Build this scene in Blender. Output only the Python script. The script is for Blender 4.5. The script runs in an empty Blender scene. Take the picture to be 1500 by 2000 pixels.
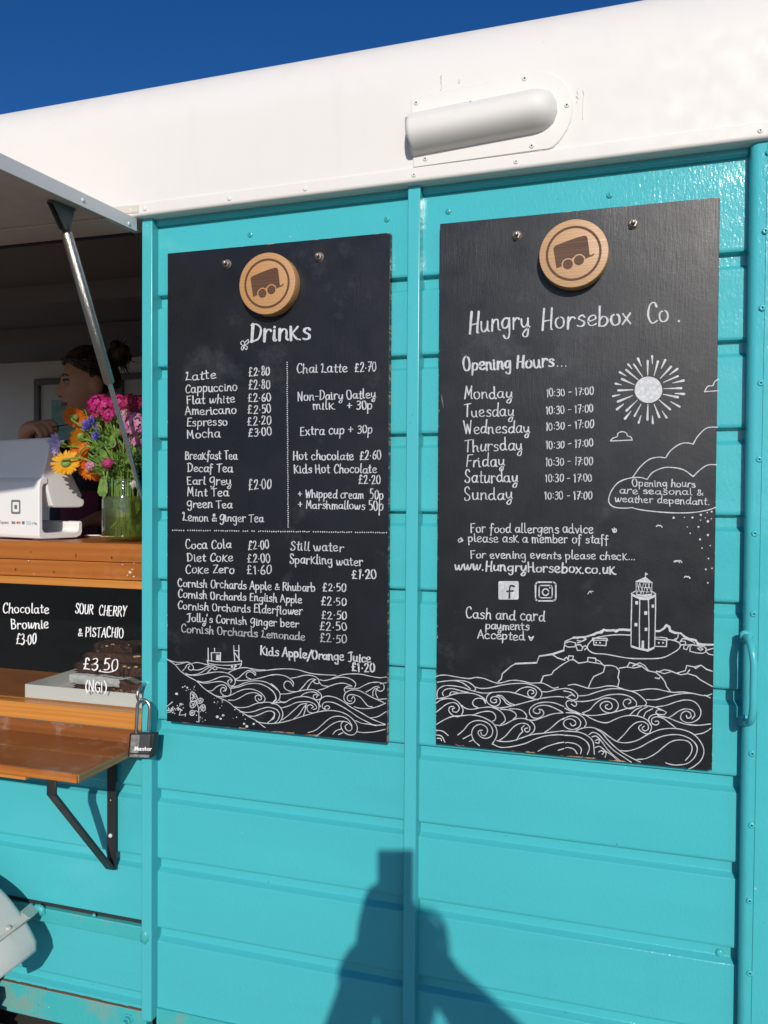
import bpy, bmesh, math, random
import numpy as np
from mathutils import Vector, Matrix
# ------------------------------------------------------------------ camera, sky, sun, exposure
SC = bpy.context.scene
YAW, PITCH, ROLL, FPX = 0.30184, -0.01827, 0.00625, 1600.0
def _basis():
    cy, sy, cp, sp = math.cos(YAW), math.sin(YAW), math.cos(PITCH), math.sin(PITCH)
    fw = np.array([-sy*cp, cy*cp, sp]); rt = np.array([cy, sy, 0.0]); up = np.cross(rt, fw)
    cr, sr = math.cos(ROLL), math.sin(ROLL)
    return cr*rt+sr*up, -sr*rt+cr*up, fw
RT, UP, FW = _basis()
CAM = np.array([0.0, -1.55, 0.0])          # the lens is the height zero; the ground lies at -1.5
GZ = -1.5
cd = bpy.data.cameras.new('camera'); cam = bpy.data.objects.new('camera', cd)
SC.collection.objects.link(cam); SC.camera = cam
cd.sensor_fit = 'VERTICAL'; cd.sensor_height = 36; cd.lens = 36*FPX/2000
cd.clip_start = 0.02; cd.clip_end = 3000
m4 = Matrix.Identity(4)
for i in range(3):
    m4[i][0], m4[i][1], m4[i][2], m4[i][3] = RT[i], UP[i], -FW[i], CAM[i]
cam.matrix_world = m4
SUN = np.array([-0.2575, 0.8778, -0.4039])  # direction the sunlight travels
W = bpy.data.worlds.new('World'); SC.world = W; W.use_nodes = True
nt = W.node_tree; bg = nt.nodes['Background']
sky = nt.nodes.new('ShaderNodeTexSky'); sky.sky_type = 'NISHITA'; sky.sun_disc = False
sky.sun_elevation = math.asin(-SUN[2]); sky.sun_rotation = math.atan2(-SUN[0], -SUN[1])
sky.altitude = 0; sky.air_density = 0.8; sky.dust_density = 0.9; sky.ozone_density = 6.0
hs = nt.nodes.new('ShaderNodeHueSaturation'); hs.inputs['Saturation'].default_value = 1.19; hs.inputs['Hue'].default_value = 0.507   # a clear, deep blue afternoon
nt.links.new(sky.outputs[0], hs.inputs['Color']); nt.links.new(hs.outputs[0], bg.inputs[0]); bg.inputs[1].default_value = 0.09
sl = bpy.data.lights.new('sun', 'SUN'); sl.energy = 3.62; sl.angle = math.radians(0.53); sl.color = (1, 0.93, 0.84)
so = bpy.data.objects.new('sun', sl); SC.collection.objects.link(so)
so.rotation_euler = Vector(SUN).to_track_quat('-Z', 'Y').to_euler(); so.location = (2, -6, 4)
vs = SC.view_settings; vs.view_transform = 'Standard'; vs.look = 'None'; vs.exposure = 0.0; vs.gamma = 1.0
try: vs.use_curve_mapping = False
except Exception: pass

# ------------------------------------------------------------------ helpers
def ray(px, py): return (px-750)/FPX*RT-(py-1000)/FPX*UP+FW
def P(px, py, Y=0.0):                       # point of a photo sight line on the plane y = Y
    d = ray(px, py); return CAM+d*(Y-CAM[1])/d[1]
def PX(px, py, X): d = ray(px, py); return CAM+d*X/d[0]
def PZ(px, py, Z): d = ray(px, py); return CAM+d*Z/d[2]
rnd = random.Random(7)
ORG = {}
def link(o): SC.collection.objects.link(o); return o
def tag(o, label=None, cat=None, group=None, kind=None):
    if label: o['label'] = label
    if cat: o['category'] = cat
    if group: o['group'] = group
    if kind: o['kind'] = kind
    return o
def thing(name, loc, label, cat, group=None):
    o = link(bpy.data.objects.new(name, None)); o.location = loc; o.empty_display_size = 0.1
    ORG[o.name] = np.array(loc, float); return tag(o, label, cat, group)
class MB:
    """collects geometry in world space; build() links it as one mesh object"""
    def __init__(s): s.v, s.f, s.sm = [], [], []
    def add(s, vs_, fs, smooth=False):
        b = len(s.v); s.v += [tuple(map(float, p)) for p in vs_]
        for f in fs: s.f.append(tuple(b+i for i in f)); s.sm.append(smooth)
    def box(s, x0, x1, y0, y1, z0, z1, bev=0.0, seg=2):
        s.hexa([(x0,y0,z0),(x1,y0,z0),(x1,y1,z0),(x0,y1,z0),(x0,y0,z1),(x1,y0,z1),(x1,y1,z1),(x0,y1,z1)], bev, seg)
    def hexa(s, c, bev=0.0, seg=2):
        fs = [(0,3,2,1),(4,5,6,7),(0,1,5,4),(1,2,6,5),(2,3,7,6),(3,0,4,7)]
        if bev <= 0: s.add(c, fs); return
        s.bevelled(c, fs, bev, seg)
    def bevelled(s, c, fs, bev, seg=2):
        bm = bmesh.new(); vv = [bm.verts.new(p) for p in c]
        for f in fs: bm.faces.new([vv[i] for i in f])
        bmesh.ops.recalc_face_normals(bm, faces=bm.faces)
        ed = [e for e in bm.edges if len(e.link_faces) == 2 and e.calc_face_angle() > 0.3]
        res = bmesh.ops.bevel(bm, geom=ed, offset=bev, segments=seg, profile=0.5, affect='EDGES', clamp_overlap=True)
        bm.verts.index_update(); new = set(res['faces']); s.add([v.co for v in bm.verts], [[v.index for v in f.verts] for f in bm.faces], True)
        for i, f in enumerate(bm.faces): s.sm[len(s.sm)-len(bm.faces)+i] = f in new or f.calc_area() < bev*bev*4
        bm.free()
    def prism(s, poly, axis, a, b, bev=0.0, seg=2):
        """poly: 2-D outline in the two other axes, extruded along axis from a to b"""
        def mk(p, t):
            return {'x': (t, p[0], p[1]), 'y': (p[0], t, p[1]), 'z': (p[0], p[1], t)}[axis]
        n = len(poly); c = [mk(p, a) for p in poly]+[mk(p, b) for p in poly]
        fs = [tuple(range(n))[::-1], tuple(range(n, 2*n))]+[(i, (i+1) % n, n+(i+1) % n, n+i) for i in range(n)]
        if bev > 0: s.bevelled(c, fs, bev, seg)
        else: s.add(c, fs)
    def sweep(s, prof, dirs, smooth=False):
        """open profile (list of 3-D points) repeated at offsets: list of vectors"""
        n = len(prof); vv = [np.array(p)+np.array(d) for d in dirs for p in prof]
        fs = [(j*n+i, j*n+i+1, (j+1)*n+i+1, (j+1)*n+i) for j in range(len(dirs)-1) for i in range(n-1)]
        s.add(vv, fs, smooth)
    def tube(s, pts, r, sides=10, caps=True, smooth=True, flat=None):
        pts = [np.array(p, float) for p in pts]; n = len(pts)
        rs = r if hasattr(r, '__len__') else [r]*n
        t0 = pts[1]-pts[0]; ref = np.array([0, 0, 1.0]) if abs(t0[2]) < 0.9*np.linalg.norm(t0) else np.array([1.0, 0, 0])
        vv = []; u = None
        for i, p in enumerate(pts):
            t = pts[min(i+1, n-1)]-pts[max(i-1, 0)]; t = t/(np.linalg.norm(t)+1e-12)
            if u is None: u = np.cross(t, ref); u /= np.linalg.norm(u)
            else: u = u-t*(u@t); u /= (np.linalg.norm(u)+1e-12)
            w = np.cross(t, u)
            for k in range(sides):
                a = 2*math.pi*k/sides; vv.append(p+rs[i]*(math.cos(a)*u+math.sin(a)*w*(flat or 1)))
        fs = [(i*sides+k, i*sides+(k+1) % sides, (i+1)*sides+(k+1) % sides, (i+1)*sides+k) for i in range(n-1) for k in range(sides)]
        s.add(vv, fs, smooth)
        if caps:
            s.add(vv[:sides], [tuple(range(sides))[::-1]]); s.add(vv[-sides:], [tuple(range(sides))])
    def lathe(s, prof, c, axis=(0, 0, 1), sides=24, smooth=True, xdir=None):
        ax = np.array(axis, float); ax /= np.linalg.norm(ax)
        ref = np.array(xdir if xdir is not None else ((1, 0, 0) if abs(ax[0]) < 0.9 else (0, 0, 1)), float)
        u = ref-ax*(ref@ax); u /= np.linalg.norm(u); w = np.cross(ax, u); c = np.array(c, float); vv = []
        for (r, h) in prof:
            for k in range(sides):
                a = 2*math.pi*k/sides; vv.append(c+ax*h+r*(math.cos(a)*u+math.sin(a)*w))
        n = len(prof)
        fs = [(i*sides+k, i*sides+(k+1) % sides, (i+1)*sides+(k+1) % sides, (i+1)*sides+k) for i in range(n-1) for k in range(sides)]
        s.add(vv, fs, smooth)
    def ball(s, c, r, sub=2, scale=(1, 1, 1), rot=None, fn=None):
        bm = bmesh.new(); bmesh.ops.create_icosphere(bm, subdivisions=sub, radius=1.0); bm.verts.index_update()
        vv = []
        for v in bm.verts:
            p = np.array(v.co)
            if fn: p = p*fn(p)
            p = p*np.array(scale)*r
            if rot is not None: p = rot @ p
            vv.append(p+np.array(c))
        s.add(vv, [[v.index for v in f.verts] for f in bm.faces], True); bm.free()
    def build(s, name, mat, parent=None, label=None, recalc=True, tri=False):
        org = ORG[parent.name] if parent else np.zeros(3)
        me = bpy.data.meshes.new(name)
        me.from_pydata([tuple(np.array(p)-org) for p in s.v], [], s.f); me.update()
        me.polygons.foreach_set('use_smooth', s.sm)
        if recalc:
            bm = bmesh.new(); bm.from_mesh(me); bmesh.ops.recalc_face_normals(bm, faces=bm.faces); bm.to_mesh(me); bm.free()
        me.materials.append(mat)
        o = link(bpy.data.objects.new(name, me)); o.parent = parent; ORG[o.name] = org
        if label: o['label'] = label
        return o
    def solo(s, name, mat, label, cat, group=None, kind=None):
        """a thing that is one mesh: origin at its own base"""
        a = np.array(s.v); c = np.array([a[:, 0].mean(), a[:, 1].mean(), a[:, 2].min()])
        s.v = [tuple(p-c) for p in a]; o = s.build(name, mat); o.location = c; ORG[o.name] = c
        return tag(o, label, cat, group, kind)
def sharp(o, deg=40):
    try:
        bm = bmesh.new(); bm.from_mesh(o.data)
        for e in bm.edges:
            if len(e.link_faces) == 2 and e.calc_face_angle() > math.radians(deg): e.smooth = False
        bm.to_mesh(o.data); bm.free()
    except Exception: pass
    return o
def spline(p, n=6):
    """centripetal-ish Catmull-Rom through 2-D or 3-D points"""
    p = [np.array(q, float) for q in p]
    if len(p) < 3: return p
    q = [2*p[0]-p[1]]+p+[2*p[-1]-p[-2]]; out = []
    for i in range(1, len(q)-2):
        for k in range(n):
            t = k/n; a, b, c, d = q[i-1], q[i], q[i+1], q[i+2]
            out.append(0.5*(2*b+(c-a)*t+(2*a-5*b+4*c-d)*t*t+(3*b-a-3*c+d)*t**3))
    out.append(p[-1]); return out

# ------------------------------------------------------------------ materials
def mat(name, col=(0.5, 0.5, 0.5), rough=0.5, metal=0.0, spec=0.5, coat=0.0, trans=0.0, ior=1.45, coat_rough=0.1):
    m = bpy.data.materials.new(name); m.use_nodes = True
    b = m.node_tree.nodes['Principled BSDF']
    b.inputs['Base Color'].default_value = (*col, 1); b.inputs['Roughness'].default_value = rough
    b.inputs['Metallic'].default_value = metal; b.inputs['Specular IOR Level'].default_value = spec
    b.inputs['Coat Weight'].default_value = coat; b.inputs['Coat Roughness'].default_value = coat_rough
    b.inputs['Transmission Weight'].default_value = trans; b.inputs['IOR'].default_value = ior
    return m
class N:
    """small node-graph helper round one material's Principled node"""
    def __init__(s, m):
        s.m, s.t = m, m.node_tree; s.b = s.t.nodes['Principled BSDF']; s._c = None
    def n(s, typ, **kw):
        x = s.t.nodes.new(typ)
        for k, v in kw.items():
            if k in x.inputs: x.inputs[k].default_value = v
            else: setattr(x, k, v)
        return x
    def l(s, a, b): s.t.links.new(a, b)
    def co(s, scale=(1, 1, 1), rot=(0, 0, 0), loc=(0, 0, 0)):
        if s._c is None: s._c = s.n('ShaderNodeTexCoord')
        mp = s.n('ShaderNodeMapping'); mp.inputs['Scale'].default_value = scale; mp.inputs['Rotation'].default_value = rot
        mp.inputs['Location'].default_value = loc
        s.l(s._c.outputs['Object'], mp.inputs[0]); return mp.outputs[0]
    def noise(s, scale, detail=4, rough=0.5, co=None, dist=0.0):
        x = s.n('ShaderNodeTexNoise'); x.inputs['Scale'].default_value = scale; x.inputs['Detail'].default_value = detail
        x.inputs['Roughness'].default_value = rough; x.inputs['Distortion'].default_value = dist
        s.l(co if co is not None else s.co(), x.inputs['Vector']); return x.outputs['Fac']
    def ramp(s, fac, stops):
        x = s.n('ShaderNodeValToRGB'); e = x.color_ramp.elements
        while len(e) < len(stops): e.new(0.5)
        for el, (p, c) in zip(e, stops):
            el.position = p; el.color = (*c, 1) if hasattr(c, '__len__') else (c, c, c, 1)
        s.l(fac, x.inputs[0]); return x.outputs[0]
    def mix(s, fac, a, b, mode='MIX'):
        x = s.n('ShaderNodeMix', data_type='RGBA', blend_type=mode)
        for sock, v in ((x.inputs[0], fac), (x.inputs[6], a), (x.inputs[7], b)):
            if hasattr(v, 'links'): s.l(v, sock)
            elif hasattr(v, '__len__'): sock.default_value = (*v, 1)
            else: sock.default_value = v if sock == x.inputs[0] else (v, v, v, 1)
        return x.outputs[2]
    def math(s, op, a, b=0.0):
        x = s.n('ShaderNodeMath', operation=op)
        for i, v in enumerate((a, b)):
            if hasattr(v, 'links'): s.l(v, x.inputs[i])
            else: x.inputs[i].default_value = v
        return x.outputs[0]
    def bump(s, h, strength=0.3, dist=0.001, prev=None):
        x = s.n('ShaderNodeBump'); x.inputs['Strength'].default_value = strength; x.inputs['Distance'].default_value = dist
        s.l(h, x.inputs['Height'])
        if prev is not None: s.l(prev, x.inputs['Normal'])
        return x.outputs[0]
    def col(s, c): s.l(c, s.b.inputs['Base Color'])
    def rough(s, c): s.l(c, s.b.inputs['Roughness'])
    def nrm(s, c, coat=False):
        s.l(c, s.b.inputs['Normal'])
        if coat: s.l(c, s.b.inputs['Coat Normal'])
def paint(name, col, rough=0.3, peel=0.25, dirt=0.0, wave=0.35, dirtcol=(0.25, 0.2, 0.14), var=0.06, specks=True, dscale=9):
    m = mat(name, col, rough); g = N(m)
    big = g.noise(2.2, 3); c = g.mix(big, tuple(x*(1-var) for x in col), tuple(min(1, x*(1+var)) for x in col))
    if dirt > 0:
        d = g.ramp(g.noise(dscale, 6, 0.65), [(0.52, 0.0), (0.78, dirt)]); c = g.mix(d, c, dirtcol)
    sp = g.ramp(g.noise(110, 2, 0.5), [(0.765, 0.0), (0.775, 0.75 if specks else 0.0)]); c = g.mix(sp, c, tuple(x*0.45 for x in col))
    chip = g.ramp(g.noise(75, 2, 0.5, g.co(loc=(9, 4, 1))), [(0.775, 0.0), (0.785, 0.6)]); c = g.mix(chip, c, (0.62, 0.62, 0.58))
    streak = g.ramp(g.noise(1.0, 4, 0.6, g.co((16, 16, 1.1), loc=(2, 2, 2))), [(0.56, 0.0), (0.80, 0.16)]); c = g.mix(streak, c, tuple(x*0.72+0.02 for x in col))
    g.col(c)
    b1 = g.bump(g.noise(1.0, 2, 0.5, g.co((1.6, 2, 7.0))), wave, 0.010)
    b2 = g.bump(g.noise(170, 3, 0.6, g.co((1.0, 1.0, 0.5))), peel, 0.0012, b1); g.nrm(b2)
    g.rough(g.ramp(g.noise(30, 3), [(0.3, rough*0.85), (0.7, rough*1.2)]))
    return m
def wood(name, dark, light, axis='x', scale=1.0, rough=0.4, ring=14, scuff=0.0, contrast=1.0):
    m = mat(name, light, rough); g = N(m)
    st = {'x': (0.35, 6, 6), 'y': (6, 0.35, 6), 'z': (6, 6, 0.35)}[axis]
    co = g.co(tuple(s*scale for s in st))
    warp = g.noise(1.3, 4, 0.6, co)
    wv = g.n('ShaderNodeTexWave'); wv.inputs['Scale'].default_value = ring/10; wv.inputs['Distortion'].default_value = 6
    wv.inputs['Detail'].default_value = 3; wv.bands_direction = 'Z' if axis != 'z' else 'X'; g.l(co, wv.inputs['Vector'])
    tone = g.noise(1.0, 3, 0.6, g.co(tuple(x*0.5 for x in st)))
    fine = g.noise(9, 6, 0.75, g.co(tuple(s*scale*(0.35 if s < 1 else 1.6) for s in st)))
    k = g.math('ADD', g.math('MULTIPLY', wv.outputs['Fac'], 0.22*contrast), g.math('MULTIPLY', g.math('ADD', g.math('MULTIPLY', warp, 0.8), fine), 0.45))
    c = g.mix(g.ramp(k, [(0.15, 0.0), (0.85, 1.0)]), dark, light)
    c = g.mix(g.ramp(tone, [(0.35, 0.0), (0.7, 0.55)]), c, tuple(x*0.8 for x in dark))
    if scuff > 0:
        sc_ = g.ramp(g.noise(15, 7, 0.72), [(0.54, 0.0), (0.74, scuff)]); c = g.mix(sc_, c, (0.55, 0.5, 0.43))
        dk = g.ramp(g.noise(7, 6, 0.7, g.co(loc=(3, 1, 2))), [(0.55, 0.0), (0.75, 0.5)]); c = g.mix(dk, c, tuple(x*0.45 for x in dark))
    g.col(c); g.nrm(g.bump(k, 0.25, 0.0012)); g.rough(g.ramp(fine, [(0.3, rough*0.8), (0.7, rough*1.3)]))
    return m
TEAL = (0.062, 0.440, 0.482)
M = {}
M['teal'] = paint('teal_paint', TEAL, 0.15, 0.48, wave=0.8)
M['teal_post'] = paint('teal_post_paint', (0.068, 0.445, 0.487), 0.22, 0.12, wave=0.1)
M['teal_sill'] = paint('teal_weathered_paint', (0.05, 0.40, 0.41), 0.38, 0.9, dirt=0.7, dirtcol=(0.34, 0.24, 0.14), dscale=14)
M['white_roof'] = paint('white_roof_paint', (0.72, 0.697, 0.655), 0.52, 0.05, dirt=0.05, wave=0.10, dirtcol=(0.58, 0.48, 0.37), var=0.015, specks=False)
M['flap_white'] = paint('flap_inner_paint', (0.64, 0.53, 0.45), 0.5, 0.2, dirt=0.25, dirtcol=(0.2, 0.12, 0.07))
M['alu'] = mat('brushed_aluminium', (0.66, 0.675, 0.67), 0.5, 0.1)
M['steel'] = mat('steel', (0.62, 0.60, 0.57), 0.22, 1.0)
M['chrome'] = mat('chrome', (0.75, 0.75, 0.76), 0.10, 1.0)
M['zinc'] = mat('zinc_plated', (0.55, 0.53, 0.50), 0.33, 1.0)
M['dark_steel'] = mat('dark_iron', (0.06, 0.055, 0.05), 0.5, 0.6)
M['black_metal'] = paint('black_bracket_paint', (0.022, 0.022, 0.024), 0.38, 0.25, dirt=0.25, dirtcol=(0.12, 0.11, 0.10), var=0.1)
M['hole'] = mat('hole_black', (0.01, 0.01, 0.01), 0.8)
M['guard'] = paint('mudguard_paint', (0.70, 0.68, 0.63), 0.5, 0.35, dirt=0.35, dirtcol=(0.45, 0.36, 0.25))
M['rusty'] = paint('rusty_white_strap', (0.60, 0.575, 0.52), 0.55, 0.6, dirt=0.95, dirtcol=(0.33, 0.13, 0.035), dscale=38)
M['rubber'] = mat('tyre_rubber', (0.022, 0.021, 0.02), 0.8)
M['beam'] = wood('varnished_beam', (0.30, 0.085, 0.014), (0.62, 0.225, 0.038), 'x', 2.2, 0.33, scuff=0.12)
M['trim'] = wood('varnished_trim', (0.46, 0.17, 0.03), (0.72, 0.32, 0.07), 'x', 3.0, 0.32)
M['shelf'] = wood('worn_shelf_wood', (0.17, 0.055, 0.015), (0.34, 0.125, 0.035), 'x', 1.6, 0.32, scuff=0.35)
M['endgrain'] = wood('end_grain', (0.16, 0.09, 0.04), (0.42, 0.28, 0.13), 'y', 5.0, 0.7, contrast=1.4)
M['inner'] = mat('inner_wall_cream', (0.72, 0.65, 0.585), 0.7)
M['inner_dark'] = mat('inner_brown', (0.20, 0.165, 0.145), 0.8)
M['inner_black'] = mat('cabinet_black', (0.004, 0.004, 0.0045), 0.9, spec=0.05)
M['inner_floor'] = mat('inner_floor', (0.5, 0.42, 0.35), 0.7)
# ------------------------------------------------------------------ ground
def ground():
    m = mat('gravel', (0.2, 0.18, 0.15), 0.9); g = N(m)
    a = g.noise(60, 8, 0.7); b = g.noise(1.2, 4)
    c = g.mix(g.ramp(a, [(0.3, 0.0), (0.7, 1.0)]), (0.19, 0.195, 0.165), (0.40, 0.39, 0.33)); c = g.mix(g.math('MULTIPLY', b, 0.5), c, (0.24, 0.25, 0.20))
    g.col(c); g.nrm(g.bump(a, 0.8, 0.02))
    mb = MB(); R_ = [0, 3, 8, 20, 60, 200, 800, 2400]; vv = []; fs = []; n = 48
    for r in R_[1:]:
        for k in range(n):
            t = 2*math.pi*k/n; vv.append((r*math.cos(t), r*math.sin(t), GZ))
    vv.append((0, 0, GZ)); c0 = len(vv)-1
    fs += [(c0, k, (k+1) % n) for k in range(n)]
    for j in range(len(R_)-2):
        fs += [(j*n+k, (j+1)*n+k, (j+1)*n+(k+1) % n, j*n+(k+1) % n) for k in range(n)]
    mb.add(vv, fs); o = mb.build('ground', m, recalc=False); o['kind'] = 'structure'
ground()
# ------------------------------------------------------------------ trailer
XL0, XL1 = -1.0208, -0.9955       # left post
XM0, XM1 = -0.4312, -0.4066       # middle post
XR = 0.1742                       # left edge of the broad right pillar
XE, XW = 0.80, -3.05              # ends of the trailer
RIB0, RIBD, GD = 0.43, 0.15294, 0.0145
def zlip(x): return 0.6005+0.012*(x+0.45)
TR = thing('horsebox_trailer', (-0.8, 0.8, GZ), 'teal horsebox trailer with white roof turned into a food kiosk, hatch open', 'trailer')
def panel(x0, x1, ztop, zbot, name='side_panel'):
    prof = [(0.0, ztop)]
    zs = sorted([RIB0-RIBD*i for i in range(0, 12)], reverse=True)
    for z in zs:
        if z > ztop-0.02 or z-0.04 < zbot: continue
        prof += [(0.0, z+0.0085), (0.0, z+0.0060), (0.0005, z+0.0034), (0.0018, z+0.0014), (0.0042, z+0.0003), (GD-0.002, z-0.0006), (GD, z-0.003), (GD, z-0.0200), (GD-0.0010, z-0.0216), (0.0011, z-0.0282), (0.0, z-0.0300), (0.0, z-0.0325)]
    prof.append((0.0, zbot))
    mb = MB(); n = 26; xs = [x0+(x1-x0)*k/n for k in range(n+1)]; vv = []
    for x in xs:
        for (y, z) in prof: vv.append((x, y, z))
    k = len(prof)
    fs = [(j*k+i, j*k+i+1, (j+1)*k+i+1, (j+1)*k+i) for j in range(n) for i in range(k-1)]
    mb.add(vv, fs, True)
    o = mb.build(name, M['teal'], TR, recalc=False); sharp(o, 24); return o
ZB = -0.985
panel(XL1-0.003, XM0+0.003, 0.60, -1.12)
panel(XM1-0.003, XR+0.004, 0.605, -1.12)
panel(XW, XL0+0.003, -0.50, -1.16)
def post(x0, x1, y0, z0, z1, bev=0.002, name='post', m='teal_post'):
    mb = MB(); mb.box(x0, x1, y0, 0.03, z0, z1, bev, 3); return mb.build(name, M[m], TR)
post(XL0, XL1, -0.024, -1.14, 0.592)
post(XM0, XM1, -0.024, -1.14, 0.598)
# broad right pillar with rounded edge and an overlapping sheet
mb = MB(); r = 0.013
pr = [(XR, 0.03), (XR, -0.03+r)]+[(XR+r-r*math.cos(a), -0.03+r-r*math.sin(a)) for a in np.linspace(0.2, 1.57, 7)]+[(XE, -0.03), (XE, 0.03)]
mb.prism(pr, 'z', -1.14, 0.606); o = mb.build('corner_pillar', M['teal'], TR); o.data.polygons.foreach_set('use_smooth', [True]*len(o.data.polygons)); sharp(o, 30)
xs0 = P(1497, 450, -0.0312)[0]; xs1 = P(1483, 1150, -0.0312)[0]
mb = MB(); mb.hexa([(xs1-0.004,-0.0315,-1.13),(XE,-0.0315,-1.13),(XE,-0.028,-1.13),(xs1-0.004,-0.028,-1.13),(xs0,-0.0315,0.6),(XE,-0.0315,0.6),(XE,-0.028,0.6),(xs0,-0.028,0.6)], 0.0006, 1)
mb.build('pillar_sheet', M['teal'], TR)
# top rail under the roof lip, with small corner webs
mb = MB()
for (a, b) in ((XL1, XM0), (XM1, XR)):
    za, zb = zlip(a)-0.0165, zlip(b)-0.0165
    mb.hexa([(a,-0.012,za),(b,-0.012,zb),(b,0.02,zb),(a,0.02,za),(a,-0.012,za+0.06),(b,-0.012,zb+0.06),(b,0.02,zb+0.06),(a,0.02,za+0.06)], 0.004, 3)
mb.build('top_rail', M['teal'], TR)
# white roof: flange, face, rounded shoulder
def roof():
    mb = MB(); r = 0.15; yc, zc = -0.040+r, 0.775
    pr = [(0.05, -0.004), (-0.030, -0.004), (-0.034, -0.004), (-0.0385, -0.0032), (-0.0412, -0.0012), (-0.0424, 0.0015), (-0.0425, 0.0035), (-0.0425, 0.0205), (-0.0425, 0.0218), (-0.0421, 0.0228), (-0.0404, 0.0236), (-0.0400, 0.0241), (-0.0400, 0.0255)]
    body = [(-0.040, 0.05), (-0.040, 0.09), (-0.040, 0.13)]
    arc = [(yc-r*math.cos(a), (zc-0.6)+r*math.sin(a)) for a in np.linspace(0, math.pi/2*0.93, 16)]
    far = [(0.45, 0.355), (0.8, 0.372), (1.2, 0.355)]
    prof = pr+body+arc+far+[(1.66, 0.18), (1.72, -0.02)]
    xs = np.linspace(XW, XE, 60); vv = []
    for x in xs:
        for (y, z) in prof: vv.append((x, y, zlip(x)+z))
    k = len(prof); mb.add(vv, [(j*k+i, (j+1)*k+i, (j+1)*k+i+1, j*k+i+1) for j in range(len(xs)-1) for i in range(k-1)], True)
    for xe in (XW, XE):
        mb.add([(xe, y, zlip(xe)+z) for (y, z) in prof], [tuple(range(k))])
    o = mb.build('roof', M['white_roof'], TR); sharp(o, 35); return o
RF = roof()
def rivet(x, y, z, r=0.0048, hole=True, m='white_roof', parent=TR, nrm=(0, -1, 0), name='rivet', hh=0.45):
    mb = MB(); p = [(r, 0), (r, r*0.12), (r*0.93, r*hh*0.55), (r*0.7, r*hh*0.85), (r*0.40, r*hh)]
    p += [(r*0.30, r*hh*0.6), (0.0001, r*hh*0.5)] if hole else [(r*0.2, r*hh*1.02), (0.0001, r*hh*1.03)]
    mb.lathe(p, (x, y, z), nrm, 14); o = mb.build(name, M[m], parent)
    if hole:
        h = MB(); h.lathe([(r*0.27, r*hh*0.72), (0.0001, r*hh*0.70)], (x, y, z), nrm, 10)
        if parent is TR: h.build('rivet_hole', M['hole'], o)
    return o
for (px, py) in ((1485, 255), (1008, 315.5), (808.5, 341.6), (596, 369), (448, 388), (283, 408)):
    p = P(px, py, -0.0425); rivet(p[0], -0.0425, p[2], hole=px > 700)
p = P(256, 410, -0.0425); rivet(p[0], -0.0425, p[2], m='alu')
mb = MB()   # short metal joining strip at the hatch end of the lip
a = P(214, 410, -0.044); b = P(270, 404, -0.044)
mb.hexa([(a[0],-0.0441,a[2]-0.010),(b[0],-0.0441,b[2]-0.012),(b[0],-0.0428,b[2]-0.012),(a[0],-0.0428,a[2]-0.010),(a[0],-0.0441,a[2]+0.006),(b[0],-0.0441,b[2]+0.004),(b[0],-0.0428,b[2]+0.004),(a[0],-0.0428,a[2]+0.006)], 0.0004, 1)
mb.build('joining_strip', paint('grubby_strip', (0.62, 0.56, 0.48), 0.5, 0.3, dirt=0.8), TR)
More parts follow.
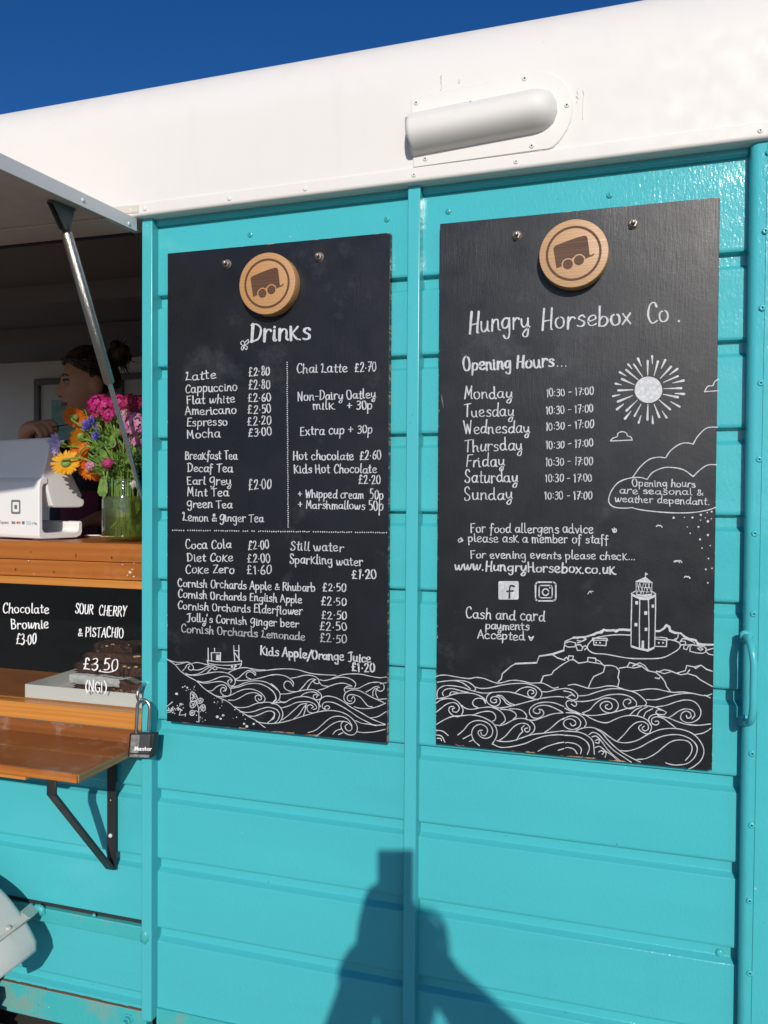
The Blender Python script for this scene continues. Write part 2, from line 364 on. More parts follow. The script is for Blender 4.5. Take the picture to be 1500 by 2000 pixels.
# vent cover
def vent():
    Y0 = -0.0402
    TL, BL, BRr, TRr = P(803, 195, Y0), P(808, 328, Y0), P(1075, 291, Y0), P(1060, 141, Y0)
    u = (TRr-TL); L = np.linalg.norm(u); u /= L; w = np.array([-u[2], 0, u[0]])
    c0 = (TL+BL)/2; hw = np.linalg.norm(TL-BL)/2
    xe = (P(1119, 208, Y0)-c0)@u
    # flange outline (u, w): the edges spread a little towards the rounded nose
    nose = spline([(1052, 294), (1076, 290), (1092, 276), (1107, 254), (1116, 230), (1118.5, 207), (1113, 182), (1099, 160), (1080, 147), (1058, 141.5), (1030, 146)], 4)
    out = [((q-c0)@u, (q-c0)@w) for q in [BL]+[P(x, y, Y0) for x, y in nose]+[TL]]
    def W_(a, b, h): q = c0+u*a+w*b; return (q[0], Y0-h, q[2])
    mb = MB(); n = len(out)
    top = [W_(a, b, 0.0032) for a, b in out]; bot = [W_(a, b, -0.002) for a, b in out]
    fs = [tuple(range(n)), tuple(range(2*n-1, n-1, -1))]+[(i, n+i, n+(i+1) % n, (i+1) % n) for i in range(n)]
    mb.bevelled(top+bot, fs, 0.0009, 2)
    vc = mb.build('vent_cover', M['white_roof'], TR)
    # scoop as a raised shell with rounded nose, open on the left
    s = MB(); S0 = -0.002; bc = (P(797, 258, Y0-0.02)-c0)@w; R_ = hw*0.62; x1 = xe-hw*0.42; H = 0.043
    nu, nv = 34, 26; vv = []
    for i in range(nu+1):
        a = S0+(x1-S0)*(i/nu)
        t = max(0.0, (a-(x1-R_*1.05))/(R_*1.05)); k = math.sqrt(max(0.0, 1-t*t))
        for j in range(nv+1):
            q = -1+2*j/nv; h = H*k**0.8*(max(0, 1-abs(q)**2.4))**(0.95 if q > 0 else 0.68)
            bb = bc*1.0+q*R_*(0.25+0.75*k); vv.append(W_(a, bb, 0.0030+h))
    m_ = nv+1; s.add(vv, [(i*m_+j, i*m_+j+1, (i+1)*m_+j+1, (i+1)*m_+j) for i in range(nu) for j in range(nv)], True)
    # thickness of the open lip
    iv = [W_(S0+0.001, bc+(-1+2*j/nv)*R_*0.965, 0.0020+0.955*H*(max(0, 1-abs(-1+2*j/nv)**2.6))**0.62) for j in range(nv+1)]
    b0 = len(s.v); s.v += [tuple(map(float, p)) for p in iv]
    for j in range(nv): s.f.append((j, b0+j, b0+j+1, j+1)); s.sm.append(False)
    iv2 = [W_(S0+0.12, bc+(-1+2*j/nv)*R_*0.965, 0.0020+0.955*H*(max(0, 1-abs(-1+2*j/nv)**2.6))**0.62) for j in range(nv+1)]
    s.add(iv+iv2, [(j, j+1, m_+j+1, m_+j) for j in range(nv)], True)
    s.build('scoop', M['white_roof'], vc, recalc=False)
    bead = MB(); loop = [W_(a, b, 0.0002) for a, b in out[1:]]; seg = []
    for a, b in zip(loop[:-1], loop[1:]):
        k = max(2, int(np.linalg.norm(np.array(b)-np.array(a))/0.006)); seg += [np.array(a)+(np.array(b)-np.array(a))*i/k for i in range(k)]
    seg = [q+np.array([rnd.uniform(-.0006, .0006), 0.0004, rnd.uniform(-.0005, .0010)]) for q in seg]
    bead.tube(seg, [0.0013+rnd.uniform(0, .0006) for _ in seg], 6)
    for (x, y0_, y1_) in ((862, 176, 146), (1140, 232, 176), (1128, 200, 172), (898, 162, 155)):
        bead.tube([P(x+rnd.uniform(-2, 2), y0_+(y1_-y0_)*i/7, Y0-0.0006) for i in range(8)], [0.0005+rnd.uniform(0, .0008) for _ in range(8)], 6)
    bead.build('sealant_bead', M['white_roof'], vc)
    for (px, py) in ((813, 201), (1024.5, 153.5), (1107, 205.5), (1038.5, 284.7), (830.7, 310)):
        p = P(px, py, Y0-0.0032); rivet(p[0], Y0-0.0032, p[2], parent=vc); hb = MB(); hb.lathe([(.0017, .0018), (.0001, .0017)], (p[0], Y0-0.0032, p[2]), (0, -1, 0), 10); hb.build('rivet_hole', M['hole'], vc)
    
vent()
# painted cross-head screws on the sheets
def screw(px, py, Y=0.0, r=0.0062, m='teal'):
    p = P(px, py, Y); mb = MB(); mb.lathe([(r, 0), (r*0.97, r*0.22), (r*0.75, r*0.42), (r*0.3, r*0.52), (0.0001, r*0.54)], p, (0, -1, 0), 16)
    o = mb.build('screw', M[m], TR); s = MB()
    for a in (0.5, 0.5+math.pi/2):
        dx, dz = math.cos(a)*r*0.6, math.sin(a)*r*0.6; ex, ez = -math.sin(a)*r*0.09, math.cos(a)*r*0.09; y = p[1]-r*0.56
        s.add([(p[0]-dx-ex,y,p[2]-dz-ez),(p[0]+dx-ex,y,p[2]+dz-ez),(p[0]+dx+ex,y,p[2]+dz+ez),(p[0]-dx+ex,y,p[2]-dz+ez)], [(0,1,2,3)])
    s.build('screw_slot', M['teal_dark'], o)
M['teal_dark'] = mat('slot_paint', (0.012, 0.16, 0.19), 0.5)
for (px, py) in ((489, 458), (756, 428), (876, 412.5), (1191, 381)): screw(px, py)
p = P(1406, 1861, GD-0.001); rivet(p[0], p[1], p[2], 0.0072, False, 'teal', name='dome_bolt', hh=0.6)
for (px, py) in ((1495, 451), (1502, 297), (1489, 601), (1486, 748), (1483, 897), (1474.5, 1042), (1472, 1199), (1469, 1472), (1468, 1612), (1464, 1759.5), (1464.5, 1901)):
    Y = -0.0318 if px > 1488 else -0.030
    p = P(px, py, Y); rivet(p[0], Y, p[2], 0.0055, px < 1500, 'teal')
# grab handle on the right pillar
a = P(1457, 1243, -0.03); b = P(1463, 1408, -0.03); xh = P(1472, 1320, -0.078)[0]
path = spline([(a[0], -0.026, a[2]), (a[0]+0.001, -0.050, a[2]-0.001), (xh-0.003, -0.070, a[2]-0.012), (xh, -0.078, a[2]-0.036), (xh, -0.079, (a[2]+b[2])/2), (xh, -0.078, b[2]+0.034), (xh-0.002, -0.070, b[2]+0.012), (a[0]+0.001, -0.050, b[2]+0.001), (a[0], -0.026, b[2])], 7)
mb = MB(); mb.tube(path, 0.0062, 14); GH = mb.build('grab_handle', M['teal_post'], TR)
for z in (a[2], b[2]):
    mb = MB(); mb.ball((a[0], -0.0305, z), 0.011, 2, (1, 0.45, 1), fn=lambda p: 1+0.10*math.sin(9*p[0])*math.cos(7*p[2])); mb.build('weld_blob', M['teal_post'], GH)
# rusted rail, sill and its bolt low on the left
a = P(20, 1757, -0.012); b = P(293, 1812, -0.012); h = 0.031
mb = MB(); mb.hexa([(XW,-0.016,a[2]-h),(b[0],-0.016,b[2]-h),(b[0],0.012,b[2]-h),(XW,0.012,a[2]-h),(XW,-0.016,a[2]),(b[0],-0.016,b[2]),(b[0],0.012,b[2]),(XW,0.012,a[2])], 0.002, 2)
rail = mb.build('waist_rail', M['teal_sill'], TR)
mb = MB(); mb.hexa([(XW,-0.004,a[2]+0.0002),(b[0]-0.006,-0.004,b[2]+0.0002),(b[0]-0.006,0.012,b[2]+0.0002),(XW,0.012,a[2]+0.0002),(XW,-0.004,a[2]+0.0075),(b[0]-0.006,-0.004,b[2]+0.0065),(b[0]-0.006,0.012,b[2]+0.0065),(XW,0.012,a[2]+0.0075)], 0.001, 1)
mb.build('gap_shade_strip', M['rubber'], TR)  # dark strip standing in for the shade in the gap above the rail
mb = MB()
mb.ball((b[0]-0.006, -0.020, b[2]-0.016), 0.016, 3, (0.75, 0.55, 1.05), fn=lambda p: 1+0.10*math.sin(13*p[0]+3*p[2])*math.cos(11*p[2]))
mb.build('weld_blob', M['teal_sill'], rail); mb = MB()
q = P(78, 1772, -0.016); mb.ball((q[0], -0.018, q[2]-0.006), 0.015, 3, (1.1, 0.45, 0.9), fn=lambda p: 1+0.15*math.sin(12*p[0]+5*p[2])*math.cos(10*p[2]))
mb.build('weld_blob', M['teal_sill'], rail)
p = P(184, 1788, -0.016); rivet(p[0], -0.016, p[2], 0.0045, False, 'teal_sill', name='bolt', hh=0.7)
a = P(60, 1925, -0.004); b = P(274, 1973, -0.004)
mb = MB(); zt = b[2]*0.8+a[2]*0.2; zb_ = P(150, 1995, -0.004)[2]-0.012
mb.box(XW, XL0+0.001, -0.0065, 0.02, zb_, zt, 0.002, 2); sill_ = mb.build('sill', M['teal_sill'], TR)
mb = MB()
for k in range(60):
    xa = -1.9+k*0.0146; mb.box(xa, xa+0.0147, -0.0068, -0.0003, zt-0.0006, zt+rnd.uniform(0.0003, 0.0020))
mb.build('rusty_seam', mat('rust_brown', (0.16, 0.095, 0.05), 0.9), sill_)
mb = MB(); mb.box(XL1, XE, -0.006, 0.02, -1.20, -1.12, 0.002, 2); mb.build('sill', M['teal_sill'], TR)
p = P(252, 1990, -0.006); mb = MB(); mb.lathe([(0.012, 0), (0.012, 0.003), (0.009, 0.0035), (0.009, 0.010), (0.006, 0.0105), (0.006, 0.02), (0.0001, 0.021)], (p[0], -0.006, p[2]), (0, -1, 0), 6, False)
mb.build('bolt', M['teal_sill'], TR)
# mudguard with its strap, wheel behind
def mudguard():
    yi, yo = -0.078, -0.205
    arc = [(p[0], p[2]) for p in (P(-120, 1672, yi), P(-60, 1692, yi), P(0, 1732, yi), P(40, 1779, yi), P(64, 1818, yi), P(79, 1853, yi))]
    up = spline(arc, 7); n = len(up); up = [np.array(q) for q in up]; nr = []
    for i in range(n):
        t = up[min(i+1, n-1)]-up[max(i-1, 0)]; t /= np.linalg.norm(t); nr.append(np.array([-t[1], t[0]]))
    if nr[0][1] < 0: nr = [-q for q in nr]
    # section across the hood: rolled lip, rounded shoulder, flat tread cover, rounded shoulder, skirt
    sec = [(yi+0.002, -0.020), (yi+0.004, -0.012), (yi+0.002, -0.005), (yi-0.004, -0.0012), (yi-0.012, 0.0), (yi-0.05, 0.002), ((yi+yo)/2, 0.0025), (yo+0.05, 0.002), (yo+0.016, 0.0), (yo+0.006, -0.002), (yo+0.001, -0.007), (yo, -0.014), (yo, -0.05)]
    mb = MB(); k = len(sec); vv = []
    for i, q in enumerate(up):
        e = 0.0 if i < n-3 else (i-(n-4))*0.0012
        for (y, h) in sec: vv.append((q[0]+nr[i][0]*(h-e), y+(0.002*(i-(n-4)) if i > n-4 and y > yi-.01 else 0)*-1, q[1]+nr[i][1]*(h-e)))
    mb.add(vv, [(i*k+j, i*k+j+1, (i+1)*k+j+1, (i+1)*k+j) for i in range(n-1) for j in range(k-1)], True)
    v2 = [(v[0]-nr[i//k][0]*0.003, v[1], v[2]-nr[i//k][1]*0.003) for i, v in enumerate(vv)]; b0 = len(mb.v); mb.add(v2, [(i*k+j, (i+1)*k+j, (i+1)*k+j+1, i*k+j+1) for i in range(n-1) for j in range(k-1)], True)
    for j in range(k-1): mb.f.append(((n-1)*k+j, (n-1)*k+j+1, b0+(n-1)*k+j+1, b0+(n-1)*k+j)); mb.sm.append(False)
    g = mb.build('mudguard', M['guard'], TR, recalc=False)
    s = MB(); a, b = P(58, 1767, -0.018), P(77, 1781, -0.018); y2 = -0.23
    c0, c1 = P(-70, 1862, -0.20), P(-50, 1880, -0.20)
    d0, d1 = P(38, 1784, -0.075), P(57, 1797, -0.075)
    path = [(a, b, -0.018), (d0, d1, -0.075)]
    up_ = np.array([0.35, 0, 0.94])*0.0045
    def lift(p): return p+up_
    dirv = (d0-a); y3 = (y2+0.075)/(-0.075+0.018)
    e0, e1 = d0+np.array([0.004, y2+0.075, -0.004]), d1+np.array([0.004, y2+0.075, -0.004])
    s.hexa([d0, d1, b, a, lift(d0), lift(d1), lift(b), lift(a)], 0.001, 1); s.hexa([e0, e1, d1+[0, -.0002, 0], d0+[0, -.0002, 0], lift(e0), lift(e1), lift(d1)+[0, -.0002, 0], lift(d0)+[0, -.0002, 0]], 0.001, 1)
    s.build('strap', M['rusty'], g)
    c = (d0+d1+e0+e1)/4; c = (d0+d1)/2*0.66+(e0+e1)/2*0.34+up_*1.05; rivet(c[0], c[1], c[2], 0.0078, False, 'rusty', g, nrm=(0.35, 0, 0.94), name='screw', hh=0.45)
    # wheel
    wc = (P(-260, 2190, -0.10)[0], -0.09, -1.5+0.31); Wm = MB()
    Wm.lathe([(0.17, -0.07), (0.25, -0.078), (0.295, -0.072), (0.31, -0.055), (0.315, 0.0), (0.31, 0.055), (0.295, 0.072), (0.25, 0.078), (0.17, 0.07)], wc, (0, -1, 0), 64)
    for k in range(44):
        t = 2*math.pi*k/44; c_, s_ = math.cos(t), math.sin(t)
        for y in (-0.045, 0.02):
            vv = []
            for (dr, dt) in ((0.300, -0.016), (0.300, 0.016), (0.328, 0.012), (0.328, -0.012)):
                for yy in (y-0.028, y+0.028): vv.append((wc[0]+dr*c_-dt*s_, wc[1]+yy, wc[2]+dr*s_+dt*c_))
            Wm.add(vv, [(0,2,3,1),(2,4,5,3),(4,6,7,5),(6,0,1,7),(0,6,4,2),(1,3,5,7)])
    tw = Wm.build('wheel', M['rubber'], TR)
    rm = MB(); rm.lathe([(0.0001, 0.03), (0.07, 0.035), (0.09, 0.02), (0.15, 0.015), (0.165, 0.06), (0.172, 0.062), (0.172, -0.07)], wc, (0, -1, 0), 40); rm.build('rim', M['guard'], tw)
mudguard()
# chassis under the floor
mb = MB(); mb.box(XW+0.1, XE-0.05, 0.05, 0.12, -1.28, -1.14); mb.box(XW+0.1, XE-0.05, 1.45, 1.52, -1.28, -1.14); mb.box(-1.9, -1.8, 0.12, 1.45, -1.27, -1.16)
mb.build('chassis', M['dark_steel'], TR)
p = P(70, 1985, 0.15); mb = MB(); mb.box(p[0]-0.03, p[0]+0.06, 0.13, 0.2, p[2]-0.06, p[2]+0.01, 0.004); mb.build('chassis_bracket', M['rusty'], TR)
# far-side wall, one end, interior skins; unseen other end left open to admit light
mb = MB(); mb.box(XW, XE, 1.66, 1.70, -1.14, 0.60); mb.box(XE-0.03, XE-0.001, 0.02, 1.66, -1.14, 0.62); mb.build('far_wall', M['teal'], TR)
IW = MB(); IW.box(XW+0.04, XE-0.04, 1.60, 1.64, -1.05, 0.62)
iw = IW.build('inner_wall', M['inner'], TR)
mb = MB(); mb.box(XW+0.035, XE-0.035, 0.03, 1.66, -1.12, -1.06); mb.build('floor', M['inner_floor'], TR)
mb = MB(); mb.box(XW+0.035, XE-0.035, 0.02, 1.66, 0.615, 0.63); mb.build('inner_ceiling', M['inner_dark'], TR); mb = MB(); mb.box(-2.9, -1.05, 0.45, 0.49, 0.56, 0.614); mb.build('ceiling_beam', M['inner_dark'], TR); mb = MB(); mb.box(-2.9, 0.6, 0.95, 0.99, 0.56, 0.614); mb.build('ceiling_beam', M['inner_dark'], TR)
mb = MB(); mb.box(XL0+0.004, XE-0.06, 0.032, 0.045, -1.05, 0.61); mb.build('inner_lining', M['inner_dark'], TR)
mb = MB(); mb.box(XW+0.03, -2.85, -0.005, 0.03, -0.50, 0.60, 0.002); mb.build('side_panel', M['teal'], TR)
# ---------------- serving counter, display window, shelf
YC = -0.004
zA, zB1, zC1, zD1 = -0.1062, -0.148, -0.1865, -0.2045
zE, zF = -0.4715, -0.4845
X0c, X1c = -2.85, XL0-0.0005
mb = MB(); mb.box(X0c, X1c, YC, YC+0.05, zB1+0.0006, zA, 0.002); mb.build('counter_beam', M['beam'], TR); mb = MB(); mb.box(X0c, X1c, YC+0.002, YC+0.05, zC1, zB1-0.0006, 0.002)
cb = mb.build('counter_beam', M['beam'], TR)
kb = MB(); cb2 = MB(); 
def blot(b_, px, py, rx, rz, Y, n=11):
    p = P(px, py, Y); a0 = rnd.random()*6; b_.add([(p[0]+rx*math.cos(6.283*i/n)*rnd.uniform(.7, 1.2), Y, p[2]+rz*math.sin(6.283*i/n)*rnd.uniform(.6, 1.2)) for i in range(n)], [tuple(range(n))])
for (x, y, rx, rz) in ((148, 1085, .0018, .006), (218, 1089, .0022, .005), (60, 1078, .0015, .003), (105, 1117, .002, .002), (30, 1112, .0012, .004)): blot(kb, x, y, rx, rz, YC-0.0003)
for (x, y, r_) in ((254, 1118, .0035), (258, 1112, .0018), (261, 1126, .0022), (249, 1124, .0015), (56, 1095, .0016), (66, 1121, .0012), (239, 1103, .0013), (262, 1100, .0012)): blot(cb2, x, y, r_*1.1, r_, YC+0.0017 if y > 1101 else YC-0.0004, 7)
kb.build('knots', mat('knot_brown', (0.09, 0.03, 0.012), 0.5), cb); cb2.build('paint_chips', mat('chipped_white', (0.62, 0.55, 0.45), 0.7), cb)
mb = MB(); mb.box(X0c, X1c, YC-0.004, YC+0.04, zD1, zC1-0.001, 0.0015); mb.build('beam_trim', M['trim'], TR)
mb = MB(); mb.box(X0c, X1c, YC+0.0505, 0.29, zA-0.022, zA-0.0008, 0.001); mb.build('counter_top', M['beam'], TR)
zG = -0.555
mb = MB(); mb.box(X0c, X1c, YC-0.002, YC+0.03, zF-0.030, zE-0.006, 0.0015); mb.build('window_rail', M['trim'], TR)
mb = MB(); mb.box(X0c, X1c, YC+0.0305, 0.29, zF-0.02, zE-0.004, 0.001); mb.build('cabinet_floor', M['beam'], TR)
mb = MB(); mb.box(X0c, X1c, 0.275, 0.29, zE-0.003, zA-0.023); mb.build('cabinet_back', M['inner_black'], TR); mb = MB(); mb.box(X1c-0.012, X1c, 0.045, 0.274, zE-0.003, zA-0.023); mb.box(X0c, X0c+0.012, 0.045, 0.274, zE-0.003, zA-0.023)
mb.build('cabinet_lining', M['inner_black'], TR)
def thin_glass(name, tint=(1, 1, 1), ior=1.5, gl=1.0, rough=0.02):
    m = bpy.data.materials.new(name); m.use_nodes = True; t = m.node_tree
    for x in list(t.nodes):
        if x.type != 'OUTPUT_MATERIAL': t.nodes.remove(x)
    o = t.nodes['Material Output']; a = t.nodes.new('ShaderNodeBsdfTransparent'); a.inputs[0].default_value = (*tint, 1)
    b = t.nodes.new('ShaderNodeBsdfGlossy'); b.inputs['Roughness'].default_value = rough
    f = t.nodes.new('ShaderNodeFresnel'); f.inputs[0].default_value = ior
    k = t.nodes.new('ShaderNodeMath'); k.operation = 'MULTIPLY'; k.inputs[1].default_value = gl; k.use_clamp = True
    x = t.nodes.new('ShaderNodeMixShader')
    gm = t.nodes.new('ShaderNodeNewGeometry'); iv = t.nodes.new('ShaderNodeMath'); iv.operation = 'SUBTRACT'; iv.inputs[0].default_value = 1.0; t.links.new(gm.outputs['Backfacing'], iv.inputs[1])
    k2 = t.nodes.new('ShaderNodeMath'); k2.operation = 'MULTIPLY'; t.links.new(k.outputs[0], k2.inputs[0]); t.links.new(iv.outputs[0], k2.inputs[1])
    t.links.new(f.outputs[0], k.inputs[0]); t.links.new(k2.outputs[0], x.inputs[0]); t.links.new(a.outputs[0], x.inputs[1]); t.links.new(b.outputs[0], x.inputs[2]); t.links.new(x.outputs[0], o.inputs[0])
    return m
M['pane'] = thin_glass('window_glass', (0.93, 0.95, 0.94), 1.5, 1.9)
YG = YC+0.012
mb = MB(); mb.box(X0c+0.01, X1c-0.0005, YG, YG+0.004, zE-0.004, zD1+0.004); PANE = mb.build('display_window', M['pane'], TR)
# fold-down shelf
sx = -1.036; sz = -0.5425; sy = -0.2145; th = 0.0185
SH = MB(); ys = [-0.010, -0.105, sy]
for i in range(2): SH.box(X0c, sx, ys[i+1]+0.0004, ys[i]-0.0004, sz-th, sz, 0.0015)
SH = SH.build('serving_shelf', M['shelf'], TR)
mb = MB(); mb.box(X0c, sx-0.0015, sy-0.0022, sy+0.0001, sz-th+0.001, sz-0.0016, 0.0006); mb.build('front_edge', M['beam'], SH)
mb = MB(); mb.box(sx-0.001, sx+0.0022, sy+0.001, -0.011, sz-th+0.001, sz-0.0012, 0.0005); mb.build('end_grain', M['endgrain'], SH)
mb = MB(); mb.box(X0c, X1c, -0.009, YC-0.0025, sz-0.018, zF-0.030, 0.001); mb.build('hinge_board', M['shelf'], TR)
q = P(0, 1520, sy+0.02); mb = MB(); mb.box(X0c, P(62, 1520, sy+0.03)[0], sy+0.012, sy+0.05, sz-th-0.012, sz-th-0.0006, 0.001); mb.build('batten', M['trim'], SH)
# black steel bracket
bx0, bx1 = P(209, 1600, -0.014)[0], P(225, 1600, -0.014)[0]; zb0 = P(215, 1697, -0.012)[2]
mb = MB(); mb.box(bx0, bx1, -0.0145, -0.0085, zb0, sz-th-0.001, 0.001)
top_y = PX(97, 1527, (bx0+bx1)/2)[1]; top_y = max(min(top_y, -0.12), -0.205)
zt2 = sz-th-0.002
def bar(a, b, w, t):
    (y0, z0), (y1, z1) = a, b; d = np.array([y1-y0, z1-z0]); d /= np.linalg.norm(d); n_ = np.array([-d[1], d[0]])*t/2
    mb.prism([(y0-n_[0], z0-n_[1]), (y0+n_[0], z0+n_[1]), (y1+n_[0], z1+n_[1]), (y1-n_[0], z1-n_[1])], 'x', bx0, bx1, 0.0008, 1)
bar((-0.016, zb0+0.003), (top_y, zt2-0.030), 0, 0.006); bar((top_y, zt2-0.032), (top_y+0.001, zt2+0.001), 0, 0.006); bar((top_y-0.004, zt2), (-0.015, zt2), 0, 0.005)
br = mb.build('bracket', M['black_metal'], SH)
for (py, m_) in ((1563, 'zinc'), (1632, 'alu')):
    p = P(216, py, -0.0145); rivet(p[0], p[1], p[2], 0.0048 if py > 1600 else 0.002, False, m_, SH, name='bolt', hh=0.8)
# ---------------- hatch flap
ang = math.radians(-2.5)
def flap():
    hx, hz, hy = -1.0265, 0.566, -0.034; Lf = 1.02; xl = -2.85
    d = np.array([0, -math.cos(ang), math.sin(ang)]); n_ = np.array([0, math.sin(ang), math.cos(ang)])
    def pt(x, t, h): return np.array([x, hy, hz])+d*t+n_*h
    def slab(mb, x0, x1, t0, t1, h0, h1, bev=0.001):
        a = [pt(x0,t0,h0),pt(x1,t0,h0),pt(x1,t1,h0),pt(x0,t1,h0),pt(x0,t0,h1),pt(x1,t0,h1),pt(x1,t1,h1),pt(x0,t1,h1)]; mb.hexa(a, bev, 1)
    mb = MB(); slab(mb, xl, hx-0.003, 0, Lf, -0.002, 0.021); f = mb.build('hatch_flap', M['flap_white'], TR)
    mb = MB(); slab(mb, hx-0.0028, hx, -0.001, Lf+0.001, -0.0045, 0.0225, 0.0006); slab(mb, xl, hx-0.003, Lf+0.0002, Lf+0.003, -0.0045, 0.0225, 0.0006); mb.build('edge_trim', M['alu'], f)
    for (px, py) in ((162, 391), (252, 437)):
        q = PX(px, py, hx); mb = MB(); mb.lathe([(0.0042, 0), (0.004, 0.0012), (0.002, 0.002), (0.0001, 0.0021)], q, (1, 0, 0), 12); mb.build('rivet', M['alu'], f)
    mb = MB(); slab(mb, xl, hx-0.004, 0.0, 0.10, -0.006, -0.0021); mb.build('stiffener', M['flap_white'], f); mb = MB(); slab(mb, xl, hx-0.004, 0.86, 0.97, -0.006, -0.0021); mb.build('stiffener', M['flap_white'], f)
    mb = MB(); slab(mb, xl, hx-0.01, -0.008, 0.004, -0.010, -0.0062); mb.build('rubber_seal', M['rubber'], f)
    # gas strut: bracket, cylinder, rod
    top = PX(126, 440, -1.062); bot = P(279, 975, 0.012); bot[0] = min(bot[0], XL0-0.012)
    top2 = top.copy(); mb = MB(); bt = PX(104, 398, -1.062); tb = (bt-np.array([0, hy, hz]))@d
    zq = lambda t: pt(-1.062, t, -0.0062)
    tb = (top-np.array([0, hy, hz]))@d
    a, b = zq(tb+0.04), zq(tb-0.022)
    mb.hexa([a+[-0.006,0,0], a+[0.006,0,0], b+[0.011,0,0], b+[-0.011,0,0], a+[-0.006,0,0.003], a+[0.006,0,0.003], b+[0.011,0,0.003], b+[-0.011,0,0.003]], 0.0008, 1)
    for s_ in (-0.007, 0.005):
        mb.add([a+[s_,0,0], b+[s_,0,0], top+[s_,0.007,-0.009], top+[s_,-0.007,-0.009], a+[s_+0.002,0,0], b+[s_+0.002,0,0], top+[s_+0.002,0.007,-0.009], top+[s_+0.002,-0.007,-0.009]], [(0,1,2,3),(7,6,5,4),(0,4,5,1),(1,5,6,2),(2,6,7,3),(3,7,4,0)])
    mb.build('strut_bracket', paint('greasy_bracket', (0.085, 0.095, 0.088), 0.5, 0.5, dirt=0.6, dirtcol=(0.16, 0.07, 0.03)), f)
    mid = top+(bot-top)*0.69; mb = MB(); dv = (bot-top)/np.linalg.norm(bot-top)
    mb.tube([top-dv*0.004, top+dv*0.012], 0.0075, 12); gs = mb.build('strut_joint', M['dark_steel'], f)
    p0 = top+dv*0.012; e = top+(bot-top)*0.545
    mb = MB(); mb.tube([p0, p0+dv*0.003, e-dv*0.004, e], [0.0085, 0.0109, 0.0109, 0.0085], 24); mb.build('strut_cylinder', brushed('brushed_stainless', (0.50, 0.46, 0.42), dv), f)
    mb = MB(); mb.tube([e-dv*0.001, bot], 0.0052, 16); mb.build('strut_rod', M['chrome'], f)
    mb = MB(); mb.ball(bot, 0.009, 2); mb.build('strut_end', M['dark_steel'], f)
    q = PX(8, 404, -1.12); tq = (q-np.array([0, hy, hz]))@d; c = pt(-1.14, tq, -0.012)
    mb = MB(); mb.tube(spline([c+[-0.05,0.02,0.004], c+[-0.02,0.005,-0.004], c+[0.0,0,0.0], c+[0.012,-0.012,0.004]], 5), [0.004]*14+[0.006, 0.004], 8); mb.build('catch', M['dark_steel'], f)
def brushed(name, col, axis):
    m = mat(name, col, 0.24, 1.0); g = N(m); vm = g.n('ShaderNodeVectorMath', operation='DOT_PRODUCT'); g.l(g.co(), vm.inputs[0]); vm.inputs[1].default_value = tuple(axis)
    cx = g.n('ShaderNodeCombineXYZ'); g.l(vm.outputs['Value'], cx.inputs[0]); nz = g.noise(2600, 3, 0.7, cx.outputs[0]); g.nrm(g.bump(nz, 0.9, 0.0006)); return m
flap()
# pictures on the far inner wall are things of their own
def picture(x0, x1, z0, z1, label, art):
    o = thing('picture_frame', ((x0+x1)/2, 1.598, z0), label, 'picture', 'pictures on the inner wall'); w = 0.028; y0, y1 = 1.575, 1.598
    mb = MB(); mb.box(x0, x1, y0, y1, z1-w, z1, 0.002); mb.box(x0, x1, y0, y1, z0, z0+w, 0.002); mb.box(x0, x0+w, y0, y1, z0+w, z1-w, 0.002); mb.box(x1-w, x1, y0, y1, z0+w, z1-w, 0.002)
    mb.build('frame', mat('grey_frame', (0.16, 0.14, 0.125), 0.5), o)
    mb = MB(); mb.box(x0+w, x1-w, y1-0.008, y1-0.004, z0+w, z1-w); mb.build('mount', mat('mount_card', (0.62, 0.58, 0.54), 0.7), o)
    m = mat('seascape_print', art[0], 0.5); g = N(m); g.col(g.mix(g.ramp(g.noise(9, 5, 0.6, g.co((1, 1, 3))), [(0.35, 0.0), (0.65, 1.0)]), art[0], art[1]))
    mb = MB(); mb.box(x0+w+0.06, x1-w-0.06, y1-0.0095, y1-0.0082, z0+w+0.07, z1-w-0.07); mb.build('print', m, o)
a = P(70, 741, 1.59); b = P(330, 741, 1.59); e = P(110, 880, 1.59)
xm = P(168, 741, 1.59)[0]
picture(a[0], a[0]+0.42, e[2]-0.06, a[2], 'grey framed seascape print behind the head of the woman', ((0.10, 0.30, 0.26), (0.32, 0.42, 0.36)))
c = P(232, 730, 1.59)
picture(c[0], c[0]+0.45, e[2]-0.06, c[2], 'grey framed dark green print beside the window post, behind the hair bun', ((0.05, 0.10, 0.085), (0.10, 0.17, 0.14)))
